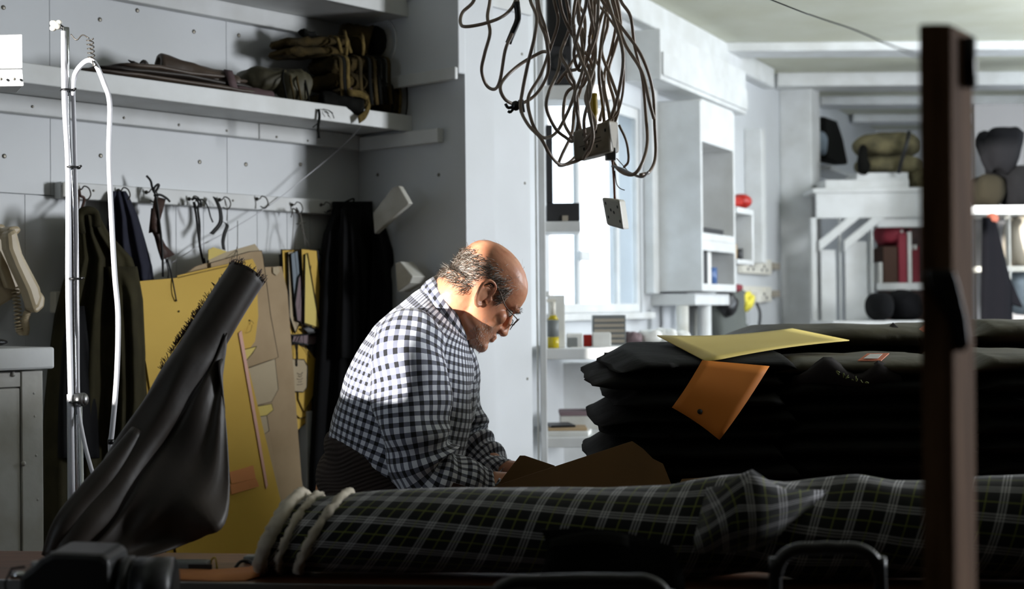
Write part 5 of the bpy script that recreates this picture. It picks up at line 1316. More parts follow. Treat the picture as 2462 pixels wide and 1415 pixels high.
q.tube([pp, pp + V((0, .003, 0))], .0055, 14, 0); q.build('punched_hole', M_INK, oc)
# brown cards standing on the table beside the man
def up_card(pts, depth, lean, m, label, th=.002):
    z0 = TZ + .002; P3 = []
    for x, y in pts:
        p = P(x, y, depth); p.y += lean * (p.z - z0); P3.append(p)
    q = MB(); q.prism(P3, V((0, th, 0))); return tag(q.build('brown_card', m), label, 'card')
up_card([(1180, 1172), (1522, 1062), (1548, 1080), (1572, 1104), (1596, 1116), (1632, 1208), (1160, 1212)], 3.0, .15, M_BRCARD, 'large brown card propped up in front of the jacket pile beside the man')
up_card([(1160, 1212), (1208, 1150), (1250, 1096), (1262, 1096), (1334, 1120), (1345, 1212)], 3.06, .12, M_BRCARD, 'brown card with a raised corner behind the large brown card')
up_card([(1610, 1212), (1640, 1152), (1700, 1148), (1800, 1148), (1800, 1212)], 2.98, .1, mat('ochre_card', (134, 104, 58), .7), 'low ochre brown card just showing above the tartan bolt')
up_card([(1062, 1212), (1090, 1160), (1120, 1168), (1128, 1212)], 2.975, .05, M_LEATHER, 'small red brown card corner under the man\'s forearm')

# ================================================================== wooden post in the foreground
DP = 1.22
t = thing('wooden_post', 'dark wooden post standing in the foreground at the right', 'post', (P(2280, 1400, DP).x, DP, 0))
def postpts(l, r, y, d0, d1): return [P(l, y, d0), P(r, y, d1)]
a0, a1 = P(2207, 56, DP), P(2286, 56, DP); b0, b1 = P(2216, 1415, DP), P(2296, 1415, DP); c0 = P(2340, 78, DP + .05); c1 = P(2350, 1415, DP + .05)
def ext(a, bq, z): return a + (bq - a) * ((z - a.z) / (bq.z - a.z))
lo4 = [ext(a0, b0, 0.0), ext(a1, b1, 0.0), ext(c0, c1, 0.0)]; lo4.append(lo4[0] + lo4[2] - lo4[1])
hi4 = [a0, a1, V((c0.x, c0.y, a1.z)), V((a0.x + c0.x - a1.x, c0.y, a0.z))]
q = MB(); q.hexa(lo4, hi4); q.build('post', M_WOOD, t, bev=.003)
q = MB(); q.prism([P(2232, 648, DP - .014), P(2296, 645, DP - .014), P(2310, 690, DP - .014), P(2328, 770, DP - .014), P(2334, 830, DP - .014), P(2318, 850, DP - .014), P(2300, 790, DP - .014), P(2240, 690, DP - .014)], V((0, .03, 0))); q.build('black_clamp', M_TIE, t, bev=.004)
q = MB(); cc = P(2330, 140, DP + .03); q.tube([cc + Z * .018, cc - Z * .026], .006, 10, 0); q.build('black_peg', M_TIE, t)

# ================================================================== hank of cables, power blocks
DC = 2.75
KN = P(1385, -70, DC)
hk = thing('cable_hank', 'tangled hank of grey extension cables hanging from the ceiling', 'cables', V((KN.x, DC, 1.6)))
CB = [
 [(1150, -60), (1140, 0), (1112, 30), (1107, 55), (1120, 64), (1170, 55), (1215, 35), (1240, 0), (1246, -60)],
 [(1180, -60), (1178, 0), (1172, 40), (1178, 80), (1165, 130), (1158, 170), (1170, 205), (1190, 214), (1203, 190), (1215, 120), (1232, 80), (1245, 40), (1243, -60)],
 [(1270, -60), (1275, 0), (1290, 40), (1285, 90), (1270, 150), (1256, 220), (1252, 262), (1270, 300), (1300, 332), (1325, 375), (1350, 396), (1390, 385), (1412, 370), (1425, 330), (1420, 280), (1412, 220), (1430, 150), (1428, 80), (1400, -60)],
 [(1290, -60), (1296, 20), (1312, 70), (1320, 120), (1300, 126), (1250, 155), (1212, 190), (1203, 215), (1218, 242), (1248, 250), (1285, 230), (1312, 190), (1320, 150), (1312, 90), (1295, 40), (1285, -60)],
 [(1325, -60), (1332, 0), (1342, 50), (1325, 110), (1300, 180), (1270, 235), (1278, 290), (1297, 325), (1320, 330), (1345, 308), (1375, 245), (1382, 205), (1365, 165), (1348, 130), (1362, 90), (1385, 20), (1390, -60)],
 [(1352, -60), (1362, 0), (1370, 60), (1350, 120), (1342, 170), (1320, 220), (1314, 260), (1335, 308), (1360, 330), (1378, 338), (1390, 290), (1382, 230), (1402, 160), (1395, 60), (1380, -60)],
 [(1380, -60), (1385, 0), (1405, 40), (1402, 110), (1375, 150), (1362, 180), (1384, 220), (1392, 290), (1400, 350), (1372, 388), (1344, 397), (1352, 370), (1375, 320), (1382, 260), (1400, 200), (1412, 130), (1428, 60), (1430, -60)],
 [(1420, -60), (1432, 0), (1462, 40), (1490, 90), (1500, 160), (1496, 230), (1480, 275), (1440, 302), (1415, 322)],
 [(1430, -60), (1447, 0), (1490, 60), (1540, 130), (1568, 210), (1574, 300), (1576, 375), (1562, 412), (1540, 420)],
 [(1480, -60), (1492, 0), (1516, 40), (1526, 110), (1545, 190), (1553, 280), (1556, 345), (1542, 396), (1520, 420), (1490, 410), (1470, 380), (1456, 330), (1450, 260), (1440, 180), (1446, 100), (1456, 40), (1470, -60)],
 [(1400, -60), (1410, 0), (1396, 60), (1380, 130), (1396, 170), (1420, 120), (1436, 60), (1440, -60)],
 [(1465, -60), (1472, 0), (1482, 50), (1470, 120), (1452, 190), (1462, 260), (1470, 295), (1478, 250), (1462, 180), (1480, 110), (1492, 50), (1470, -60)],
 [(1380, 60), (1384, 110), (1410, 130), (1428, 180), (1414, 250), (1426, 330), (1402, 382)],
 [(1460, -60), (1480, 20), (1500, 100), (1542, 170), (1560, 240), (1572, 285)],
 [(1450, -60), (1456, 0), (1440, 60), (1422, 150), (1402, 205), (1378, 210), (1360, 230), (1355, 290), (1378, 335)],
 [(1440, -60), (1470, 30), (1498, 130), (1488, 220), (1470, 280)],
 [(1415, -60), (1424, 40), (1418, 110), (1445, 170), (1452, 240), (1442, 290)],
 [(1488, 300), (1506, 340), (1511, 385), (1500, 402)],
 [(1340, -60), (1352, 30), (1390, 110), (1420, 180), (1408, 240), (1432, 300), (1405, 340)],
 [(1440, -60), (1462, 50), (1446, 120), (1470, 190), (1488, 250), (1476, 300)],
 [(1395, -60), (1378, 50), (1392, 130), (1420, 210), (1404, 290), (1412, 360)],
 [(1405, -60), (1390, 40), (1405, 90), (1392, 160), (1362, 172), (1340, 200)],
]
for k, c in enumerate(CB):
    q = MB(); dpt = DC + .05 * math.sin(k * 2.4)
    q.tube([P(x, y, dpt + .03 * math.sin(i * 1.1 + k)) for i, (x, y) in enumerate(c)], .0034 if k not in (17, 7) else .0024, 8, 6); q.build('cable', M_CABLE, hk)
q = MB(); rnd = random.Random(5)
for px in (1150, 1180, 1245, 1272, 1290, 1326, 1352, 1380, 1400, 1430, 1450, 1470, 1480):
    p = P(px, -58, DC + .04 * math.sin(px)); q.tube([p, p.lerp(KN + Z * .16, .5) + Z * .02, KN + Z * .2], .0031, 6, 4)
q.tube([KN + Z * .18, V((KN.x, DC, 2.799))], .006, 8, 0); q.build('hanging_loop', M_CABLE, hk)
q = MB(); q.tube([P(1242, 5, DC + .02), P(1245, 45, DC + .02), P(1234, 75, DC + .02), P(1222, 104, DC + .02)], .0062, 8, 4); q.build('black_tape', M_TIE, hk)
q = MB(); c = P(1240, 254, DC); q.ball(c, .009, .008, .010, None, 8, 6); q.tube([c, c + V((-.014, 0, -.004)), c + V((-.02, 0, .004))], .003, 6, 3); q.tube([c, c + V((-.010, 0, -.012)), c + V((-.015, 0, -.010))], .003, 6, 3); q.tube([P(1252, 240, DC), P(1256, 270, DC)], .0055, 8, 0); q.build('tape_knot', M_TIE, hk)
q = MB(); q.tube([P(1426, 225, DC), P(1428, 262, DC), P(1430, 296, DC)], lambda s: .008 if s < .7 else .005, 10, 4); q.tube([P(1430, 286, DC), P(1430, 302, DC)], .004, 8, 0); q.tube([P(1422, 92, DC + .02), P(1430, 70, DC + .02)], .008, 8, 0); q.build('yellow_plug', M_YTAPE, hk)
q = MB(); q.tube([P(1470, 398, DC), P(1492, 405, DC), P(1540, 425, DC), P(1560, 412, DC)], .0026, 8, 5); q.build('white_flex', M_HOSE, hk)
q = MB(); q.tube([P(1482, 380, DC), P(1500, 400, DC), P(1515, 418, DC)], .0009, 5, 3); q.tube([P(1478, 410, DC), P(1482, 440, DC), P(1490, 452, DC), P(1502, 457, DC)], .0010, 5, 3); q.build('bare_wire', M_WIRE, hk)
# power strip
t = thing('power_strip', 'grey extension power strip caught in the hanging cables', 'power strip', P(1430, 385, DC))
f = [P(1376, 316, DC - .03), P(1466, 288, DC - .03), P(1470, 364, DC - .03), P(1380, 386, DC - .03)]
bk = V((.020, .055, .004)); q = MB(); q.hexa([f[3], f[2], f[2] + bk, f[3] + bk], [f[0], f[1], f[1] + bk, f[0] + bk]); q.build('case', M_GPLAST, t, bev=.004)
ex = (f[1] - f[0]) ; ey = (f[3] - f[0]); fn = V((0, -.0012, 0)); 
def on(u, v): return f[0] + ex * u + ey * v + fn
q = MB()
for u, v in ((.28, .22), (.28, .72), (.62, .25), (.86, .3), (.62, .75)): q.box(on(u, v), ex * .02, fn * .5, ey * .05)
q.build('socket_slot', M_TIE, t)
q = MB(); q.box(on(.52, .48), ex * .22, fn * .5, ey * .008); q.box(on(.45, .6), ex * .3, fn * .5, ey * .006); q.build('case_groove', M_DKGREY, t)
q = MB(); c = on(1.0, .98) + V((.0, .03, -.008)); q.box(c, (.010, 0, 0), (0, .010, 0), (0, 0, .012)); q.build('cable_clamp', M_STEEL, t, bev=.002)
# white socket block
t = thing('socket_block', 'white double socket block dangling on its flex in front of the window', 'socket', P(1482, 552, DC))
f = [P(1446, 474, DC - .02), P(1490, 480, DC - .03), P(1500, 552, DC - .03), P(1458, 540, DC - .02)]; bk = V((.014, .034, .002))
q = MB(); q.hexa([f[3], f[2], f[2] + bk, f[3] + bk], [f[0], f[1], f[1] + bk, f[0] + bk]); q.build('case', M_WPLAST, t, bev=.004)
ex = f[1] - f[0]; ey = f[3] - f[0]; fn = (ex.cross(ey)).normalized() * .0012
if fn.y > 0: fn = -fn
q = MB()
for u, v in ((.4, .42), (.55, .5), (.18, .2), (.8, .28), (.2, .7), (.8, .8)): q.box(f[0] + ex * u + ey * v + fn, ex * .028, fn * .5, ey * .05)
q.build('socket_slot', M_DKGREY, t)
q = MB(); q.tube([P(1478, 478, DC - .01), P(1476, 430, DC), P(1472, 380, DC)], .0022, 8, 4); q.build('flex', mat('brown_flex', (140, 90, 66), .5), t)
# thin wire across to the post
q = MB(); q.tube([P(560, -480, 3.95), P(1300, -220, 3.3), P(1850, -2, 2.6), P(1955, 38, 2.3), P(2050, 70, 2.05), P(2130, 104, 1.75), P(2206, 136, 1.3), P(2225, 142, DP + .01)], .0012, 6, 6); tag(q.build('ceiling_wire', M_TIE), 'thin dark wire strung from the ceiling to the wooden post', 'wire')

# ================================================================== shelf unit before the window
YS = 4.95
def bxp(x0px, x1px, y0px, y1px, d0, d1, m=None, nm=None, parent=None, bev=.003, frontz=None):
    """box with its front face at depth d0 filling a pixel rectangle, reaching back to d1"""
    a = P(x0px, y0px, d0); bq = P(x1px, y1px, d0); q = MB()
    q.hexa([(a.x, d0, bq.z), (bq.x, d0, bq.z), (bq.x, d1, bq.z), (a.x, d1, bq.z)], [(a.x, d0, a.z), (bq.x, d0, a.z), (bq.x, d1, a.z), (a.x, d1, a.z)])
    return q.build(nm, m, parent, bev=bev) if nm else q
t = thing('window_shelf_unit', 'white shelf unit with posts and shelves standing before the window', 'shelves', (P(1310, 900, YS).x, YS + .1, 0))
a = P(1297, 700, YS); bq = P(1313, 700, YS)
q = MB(); q.hexa([(a.x, YS, 0), (bq.x, YS, 0), (bq.x, YS + .03, 0), (a.x, YS + .03, 0)], [(a.x, YS, 2.6), (bq.x, YS, 2.6), (bq.x, YS + .03, 2.6), (a.x, YS + .03, 2.6)]); q.build('post', M_PAINT, t, bev=.003)
bxp(1284, 1297, -200, 1500, YS + .03, YS + .06, M_OLDPAINT, 'rear_post', t)
def wshelf(px0, px1, y0, y1, d0, d1, nm='shelf'): return bxp(px0, px1, y0, y1, d0, d1, M_PAINT, nm, t)
s1 = wshelf(1308, 1396, 532, 556, 5.02, 5.25)
s2 = wshelf(1308, 1320, 700, 712, 5.02, 5.2)
wshelf(1308, 1530, 838, 862, 5.0, 5.75, 'counter_top')
wshelf(1308, 1520, 1052, 1074, 5.0, 5.6)
bxp(1300, 1700, 872, 1500, 5.76, 5.8, M_PAINT, 'back_panel', t)
wshelf(1308, 1560, 1200, 1222, 5.0, 5.6)
z_ = P(1313, 200, YS).z
bxp(1306, 1470, 205, 238, 5.03, 5.2, M_PAINT, 'shelf', t)
# things on it
q = bxp(1312, 1330, 300, 488, 5.06, 5.12); tag(q.build('dark_board', M_DKGREY, bev=.003), 'tall narrow dark board leaning on the shelf by the window', 'board')
t2 = thing('dark_box', 'dark grey box on the shelf in front of the window', 'box', (P(1354, 532, 5.07).x, 5.1, P(1354, 531, 5.07).z))
bxp(1314, 1394, 488, 530, 5.05, 5.2, M_DKGREY, 'case', t2); bxp(1352, 1366, 518, 531, 5.045, 5.049, M_GPLAST, 'latch', t2, 0)
# black loudspeaker high in front of the window
t2 = thing('loudspeaker', 'black loudspeaker on the shelf top behind the hanging cables', 'loudspeaker', (P(1345, 200, 5.06).x, 5.1, P(1345, 204, 5.06).z))
bxp(1314, 1376, -60, 203, 5.05, 5.22, M_DKGREY, 'cabinet', t2, .004); bxp(1318, 1372, -55, 110, 5.044, 5.0495, M_TIE, 'grille', t2, .002)
q = MB(); c = P(1345, 150, 5.047); q.tube([c, c + V((0, -.006, 0))], .03, 24, 0); q.build('cone', M_TIE, t2)
t2 = tag(bxp(1384, 1462, 214, 226, 5.05, 5.15).build('black_tray', M_TIE, bev=.002), 'flat black tray end on the shelf below the loudspeaker', 'tray')
# bottle, papers and small things on the counter
CZ = lambda px, d: P(px, 838, d).z
def cyl(px, py0, py1, d, wpx, m, nm, parent, prof=None):
    a = P(px, py0, d); bq = P(px, py1, d); r = wpx / FPX * d / 2; q = MB(); q.tube([a + (bq - a) * s for s in (0, .1, .2, .3, .5, .7, .9, 1)], prof and (lambda s: r * prof(s)) or r, 20, 0); return q.build(nm, m, parent)
def counter_z(d): return P(1400, 838, 5.0).z
def on_counter(px, d): return V((xw(px, d), d, counter_z(d) + .001))
def cbox(px0, px1, d, dep, h, m, nm, label, cat, bev=.003):
    a = on_counter(px0, d); bq = on_counter(px1, d); q = MB(); q.hexa([a, bq, bq + V((0, dep, 0)), a + V((0, dep, 0))], [p + Z * h for p in (a, bq, bq + V((0, dep, 0)), a + V((0, dep, 0)))]); o = q.build(nm, m, bev=bev)
    return tag(o, label, cat) if label else o
bp_ = on_counter(1329, 5.08); t2 = thing('liquid_bottle', 'bottle of yellow liquid with a spray top at the left of the counter', 'bottle', bp_)
q = MB(); q.tube([bp_ + Z * .0005, bp_ + Z * .04], .021, 20, 0); q.build('liquid', M_YLIQ, t2)
q = MB(); q.tube([bp_ + Z * .041, bp_ + Z * .10], .021, 20, 0); q.build('label_band', M_MIDGREY, t2)
q = MB(); q.tube([bp_ + Z * .101, bp_ + Z * .118], lambda s: .021 - .010 * s, 20, 0); q.build('shoulder', M_YLIQ, t2)
q = MB(); q.tube([bp_ + Z * .119, bp_ + Z * .165], .010, 14, 0); q.box(bp_ + Z * .17 + V((-.006, 0, 0)), (.016, 0, 0), (0, .006, 0), (0, 0, .006)); q.build('spray_top', M_WPLAST, t2)
cbox(1318, 1358, 5.14, .06, .19, M_PAPER, 'white_carton', 'tall white carton behind the yellow bottle', 'carton')
o = cbox(1362, 1400, 5.2, .05, .05, M_PAPER, 'small_carton', 'small white and grey carton right of the bottle', 'carton')
cbox(1364, 1388, 5.17, .02, .036, M_MIDGREY, 'grey_pack', 'small grey pack before the white carton on the counter', 'pack')
cbox(1402, 1422, 5.22, .03, .045, M_REDW, 'red_pack', 'small red pack between the cartons on the counter', 'pack')
cbox(1424, 1468, 5.2, .06, .052, M_PAPER, 'cream_carton', 'cream carton in front of the grey mesh holder', 'carton')
o = cbox(1424, 1504, 5.45, .06, .115, M_MIDGREY, 'mesh_holder', 'grey slatted desk holder on the counter under the window', 'holder')
for k in range(5):
    a = on_counter(1428, 5.446) + Z * (.015 + .02 * k); bq = on_counter(1500, 5.446) + Z * (.015 + .02 * k); q = MB(); q.box((a + bq) / 2, (bq - a) / 2, (0, .002, 0), (0, 0, .006)); q.build('slat', M_GPLAST, o)
for k, (px, d, w, h, m) in enumerate(((1520, 5.5, 40, .05, M_MAUVE), (1560, 5.55, 50, .055, M_PAPER), (1600, 5.6, 46, .06, M_PAPER), (1640, 5.62, 34, .045, M_PAPER))):
    p = V((xw(px, d), d, counter_z(d) + .001)); cushion(p + Z * (h * .5), (w / FPX * d * .6, 0, 0), (0, .06, 0), Z * h * .5, 200 + k, m, 'paper_bundle', amp=.5, sc=24, nu=24, nv=8)
names = ['mauve crumpled packet beside the grey mesh holder', 'first crumpled white paper bundle right of the mauve packet', 'middle crumpled white paper bundle on the counter', 'crumpled white paper bundle next to the white pipe']
for nm, lb in zip(('paper_bundle', 'paper_bundle.001', 'paper_bundle.002', 'paper_bundle.003'), names): tag(bpy.data.objects[nm], lb, 'packet')
q = MB(); a = V((xw(1580, 5.5), 5.25, counter_z(5) - .012)); q.box((.735, 5.65, counter_z(5) - .012), (.28, 0, 0), (0, .2, 0), (0, 0, .0115)); tag(q.build('counter_extension', M_PAINT, bev=.003), 'white counter extension running right behind the jacket pile', 'counter')
q = MB(); q.box((xw(1440, 5.1), 5.12, counter_z(5) + .0016), (.10, 0, 0), (0, .05, 0), (0, 0, .001)); tag(q.build('paper_sheet', M_PAPER), 'white paper sheet lying at the front of the counter', 'paper')
# stacked papers on the low shelf
zs_ = P(1400, 1052, 5.0).z
for k, (px, dd, w, h, m, lb) in enumerate(((1360, 5.05, .085, .016, M_PAPER, 'white magazines on the low shelf, in front'), (1362, 5.08, .07, .010, M_TAN, 'tan paper pad on the white magazines'), (1345, 5.10, .045, .008, M_TIE, 'flat black object on the paper pad'))):
    z0 = zs_ + .001 + (0, .0165, .027)[k]; q = MB(); q.box((xw(px, dd), dd + .08, z0 + h / 2), (w, .01 * (k - 1), 0), (-.01 * (k - 1), .07, 0), (0, 0, h / 2)); tag(q.build(('magazine_stack', 'paper_pad', 'black_case')[k], m, bev=.002), lb, ('magazines', 'pad', 'case')[k])
zb2 = zs_ + .001
for k, (px, w, h, m, lb) in enumerate(((1400, .09, .05, M_OLDPAINT, 'worn white box at the back of the low shelf'), (1395, .085, .016, M_MAUVE, 'mauve folder on the worn white box'), (1440, .045, .008, M_BLUEW, 'teal paper on top of the mauve folder'))):
    q = MB(); q.box((xw(px, 5.42), 5.42, zb2 + h / 2), (w, 0, 0), (0, .08, 0), (0, 0, h / 2)); tag(q.build(('worn_box', 'folder', 'teal_paper')[k], m, bev=.002), lb, ('box', 'folder', 'paper')[k]); zb2 += h + .001

# ================================================================== wall cupboard and pipes on the window wall
def wt(px, off): return WW.tz(px, 500, off)[0]
CO = .256
ca_, cb2 = wt(1686, CO), wt(1768, CO)
def wz(px, py, off): return WW.tz(px, py, off)[1]
zc1_ = wz(1700, 246, CO); zc0_ = wz(1720, 700, CO)
t = thing('hanging_cupboard', 'white wall cupboard with open compartments on the window wall', 'cupboard', WW.w((ca_ + cb2) / 2, CO / 2, zc0_))
th = .025
q = MB(); q.pbox(WW, ca_, ca_ + th, .001, CO, zc0_, zc1_); q.build('side_panel', M_PAINT, t, bev=.003)
q = MB(); q.pbox(WW, cb2 - th, cb2, .001, CO, zc0_, zc1_); q.build('side_panel', M_PAINT, t, bev=.003)
q = MB(); q.pbox(WW, ca_ + th, cb2 - th, .001, .02, zc0_, zc1_); q.build('back_panel', mat('grey_cupboard_back', (168, 168, 166), .6), t)
for py0, py1 in ((562, 580), (682, 700), (580, 604), (250, 350)):
    za_, zb_2 = wz(1720, py1, CO), wz(1720, py0, CO)
    q = MB(); q.pbox(WW, ca_ + th, cb2 - th, .02 if py0 != 580 else CO - .02, CO, za_, zb_2 - .0005); q.build('shelf' if py0 != 300 else 'top_panel', M_PAINT, t, bev=.002)
HO_ = .17; ha, hb_ = wt(1592, HO_), wt(1797, HO_); hz1 = wz(1690, 120, HO_); hz0 = wz(1690, 232, HO_)
t2 = thing('header_box', 'long white boxed duct above the wall cupboard', 'duct', WW.w((ha + hb_) / 2, .08, hz0))
q = MB(); q.pbox(WW, ha, hb_, .001, HO_, hz0, hz1); q.build('duct_box', M_PAINT, t2, bev=.004)
q = MB(); q.pbox(WW, ha + .01, hb_ - .01, HO_ + .0005, HO_ + .012, hz0 + .02, hz0 + (hz1 - hz0) * .55); q.build('front_board', M_PAINT, t2, bev=.003)
q = MB(); q.pbox(WW, t1 + .03, ca_ - .002, .001, .05, zc0_ - .01, hz0 - .0005); tag(q.build('white_casing', M_PAINT, bev=.005), 'plain white casing board between the window and the wall cupboard', 'casing')
q = MB(); q.pbox(WW, wt(1562, .0), cb2, .001, .22, zc0_ - .065, zc0_ - .0105); tag(q.build('white_rail_box', M_PAINT, bev=.004), 'white boxed rail under the casing and wall cupboard', 'rail')
# contents of the cupboard
zsA = wz(1720, 562, CO) + .001; tm_ = (ca_ + cb2) / 2
q = MB(); q.pbox(WW, ca_ + .06, cb2 - .08, .06, .22, zsA, zsA + .03); o = tag(q.build('dark_tray', M_DKGREY, bev=.004), 'dark tray on the upper compartment shelf of the cupboard', 'tray')
q = MB(); q.ball(WW.w(tm_ - .05, .16, zsA + .05), .02, .02, .018, None, 12, 8); tag(q.build('steel_knob', M_CHROME), 'small shiny steel lid on the dark tray in the cupboard', 'lid')
zsB = wz(1720, 682, CO) + .001
for k, (f_, m, h, lb) in enumerate(((.14, M_MAUVE, .19, 'mauve book standing leftmost in the lower compartment'), (.26, M_DKGREY, .15, 'dark book second in the lower compartment'), (.36, M_PAPER, .17, 'white book third in the lower compartment'))):
    tt = ca_ + (cb2 - ca_) * f_; q = MB(); q.pbox(WW, tt - .03, tt + .03, .10, .23, zsB, zsB + h); tag(q.build('standing_book', m, bev=.003), lb, 'book', 'books in the cupboard')
q = MB(); c = WW.w(ca_ + (cb2 - ca_) * .6, .19, zsB); q.tube([c, c + Z * .08], .035, 18, 0); tag(q.build('blue_jar', mat('blue_glaze', (70, 100, 150), .3)), 'small blue jar in the lower compartment of the cupboard', 'jar')
# shelf with red object right of the cupboard
SO = .22; ra, rb_ = wt(1772, SO), wt(1812, SO); rz = wz(1790, 500, SO)
t = thing('side_shelf', 'small white wall shelf right of the cupboard with red tools', 'shelf', WW.w((ra + rb_) / 2, SO / 2, rz - .5))
q = MB(); q.pbox(WW, ra, rb_, .001, SO, rz - .03, rz); q.build('shelf', M_PAINT, t, bev=.003)
q = MB(); q.pbox(WW, ra, rb_, .001, SO, rz - .29, rz - .265); q.build('shelf', M_PAINT, t, bev=.003)
q = MB(); q.pbox(WW, rb_ - .03, rb_, .001, SO, rz - .2645, rz - .0305); q.build('side_panel', M_PAINT, t, bev=.003)
q = MB(); q.pbox(WW, wt(1832, .1), wt(1842, .1), .001, .1, rz - .26, rz + .5); tag(q.build('white_upright', M_PAINT, bev=.004), 'white upright strip on the wall beside the small shelf', 'upright')
q = MB(); q.tube([WW.w(ra + .02, .16, rz + .03), WW.w((ra + rb_) / 2, .18, rz + .035), WW.w(rb_ - .01, .16, rz + .03)], .028, 12, 4); q.ball(WW.w((ra + rb_) / 2 + .05, .18, rz + .04), .06, .06, .04, None, 12, 8); tag(q.build('red_tool', M_REDW), 'red handled tool lying on the small white shelf', 'tool')
q = MB(); q.ball(WW.w(ra + .05, .1, rz + .11), .06, .05, .045, None, 12, 8); q.tube([WW.w(ra + .05, .1, rz + .001), WW.w(ra + .05, .1, rz + .08)], .012, 8, 0); tag(q.build('green_sponge', mat('pale_green_foam', (150, 196, 150), .9)), 'pale green sponge on a peg behind the red tool', 'sponge')
q = MB(); c = WW.w((ra + rb_) / 2 - .06, .12, rz - .155); q.tube([c - W_D * .0 + WW.n * 0, c + WW.n * .02], .095, 24, 0); tag(q.build('white_plate', M_PAPER), 'round white plate leaning in the small wall shelf', 'plate')
for k in range(3):
    q = MB(); c = WW.w(ra + .05 + .1 * k, .15, rz - .264); q.tube([c, c + Z * (.06 + .02 * (k % 2))], .022, 12, 0); tag(q.build('small_jar', (M_PAPER, M_TAN, M_DKGREY)[k]), ('white', 'tan', 'dark')[k] + ' small jar under the plate in the wall shelf', 'jar', 'jars in the wall shelf')
# sockets with a plug and lead
for k, (py, lb) in enumerate(((637, 'upper white double socket on the wall right of the cupboard'), (706, 'lower white double socket with a black lead'))):
    a = WW.tz(1772, py, .0); bq = WW.tz(1842, py, .0); t = thing('double_socket', lb, 'socket', WW.w((a[0] + bq[0]) / 2, 0, a[1] - .045))
    q = MB(); q.pbox(WW, a[0], bq[0], .001, .035, a[1] - .045, a[1] + .045); q.build('face_plate', M_WPLAST, t, bev=.006)
    for f_ in (.25, .72):
        c = WW.w(a[0] + (bq[0] - a[0]) * f_, .036, a[1]); q = MB(); q.box(c + Z * .02, W_D * .012, WW.n * .006, Z * .012); q.build('switch', M_WPLAST, t, bev=.002)
        q = MB(); 
        for dx, dz in ((0, .0), (-.05, -.02), (.05, -.02)): q.box(c + W_D * dx + Z * dz, W_D * .012, WW.n * .0012, Z * .008)
        q.build('slot', M_DKGREY, t)
    if k: 
        c = WW.w(a[0] + (bq[0] - a[0]) * .3, .06, a[1] - .02); q = MB(); q.box(c, W_D * .05, WW.n * .022, Z * .03); q.build('plug', M_WPLAST, t, bev=.006)
        q = MB(); q.tube([c - Z * .03, c - Z * .1 + WW.n * .02, c - Z * .25, c - Z * .42 - W_D * .05], .008, 8, 5); q.build('lead', M_TIE, t)
for k, py in enumerate((640, 706)):
    p = WW.w(WW.tz(1862, py, .02)[0], .02, WW.tz(1862, py, .02)[1]); q = MB(); q.box(p, W_D * .07, WW.n * .018, Z * .02); tag(q.build('junction_box', M_GPLAST, bev=.004), ('upper' if k == 0 else 'lower') + ' small grey junction box beside the white pilaster', 'box')
# pipes and the grey bag on the wall under the cupboard
for k, (px, m, r, lb) in enumerate(((1641, M_OLDPAINT, .028, 'white painted pipe left of the steel one'), (1667, M_STEEL, .022, 'bright steel pipe in the middle of the three pipes'), (1693, M_PAINT, .034, 'thick cream pipe at the right of the three pipes'))):
    p = WW.at(px, 760, .18); q = MB(); q.tube([V((p.x, p.y, zc0_ - .066)), V((p.x, p.y, .002))], r, 14, 0); tag(q.build('pipe', m), lb, 'pipe', 'pipes below the cupboard')
p = WW.at(1752, 770, .14); t = thing('grey_bag', 'grey cloth bag with a yellow tag hanging below the sockets', 'bag', p - Z * .16)
cushion(p, W_D * .22, WW.n * .06, Z * .17, 301, mat('grey_green_cloth', (92, 96, 92), .9), 'bag_body', t, amp=.3, sc=9)
cushion(p - W_D * .17 + Z * .09 + WW.n * .05, W_D * .07, WW.n * .04, Z * .07, 302, M_TIE, 'black_flap', t, amp=.4, sc=9)
cushion(p + W_D * .16 + Z * .10 + WW.n * .05, W_D * .06, WW.n * .02, Z * .06, 303, mat('bright_yellow_ribbon', (220, 206, 70), .7), 'yellow_tag', t, amp=.6, sc=12)
cushion(p + Z * .17 + WW.n * .02, W_D * .12, WW.n * .04, Z * .02, 304, mat('dark_red_cloth', (130, 50, 60), .9), 'red_top', t, amp=.5, sc=12)

# ================================================================== far room
YR = 8.4
t = thing('far_rack', 'tall white painted rack with braces and a deep shelf in the far room', 'rack', (P(2100, 700, YR).x, YR + .2, 0))
def fr(x0, x1, y0, y1, nm, d0=YR, d1=YR + .45, m=M_PAINT, par=None): return bxp(x0, x1, y0, y1, d0, d1, m, nm, par or t, .004)
fr(1962, 2240, 462, 522, 'apron', YR, YR + .03); fr(1955, 2240, 452, 461, 'shelf_board', YR - .01, YR + .5)
fr(1984, 2186, 432, 451.5, 'step_box', YR + .05, YR + .4); fr(2060, 2184, 415, 431.5, 'step_box', YR + .1, YR + .4)
fr(1950, 1972, 523, 1200, 'upright', YR, YR + .06); fr(2018, 2030, 523, 1200, 'upright', YR + .02, YR + .06); fr(2094, 2108, 523, 1200, 'upright', YR, YR + .06)
fr(1973, 2017, 600, 1200, 'side_board', YR + .05, YR + .07); fr(2031, 2093, 580, 1200, 'side_board', YR + .05, YR + .07)
for x0 in (1970, 2030):
    q = MB(); q.prism([P(x0, 578, YR - .03), P(x0 + 68, 523, YR - .03), P(x0 + 98, 523, YR - .03), P(x0, 604, YR - .03)], V((0, .028, 0))); q.build('brace', M_PAINT, t, bev=.003)
fr(2108.5, 2245, 523, 545, 'inner_apron', YR + .02, YR + .05); fr(2109, 2245, 680, 696, 'shelf', YR, YR + .45); fr(2109, 2300, 523, 1200, 'back_panel', YR + .46, YR + .48, M_LEATHER)
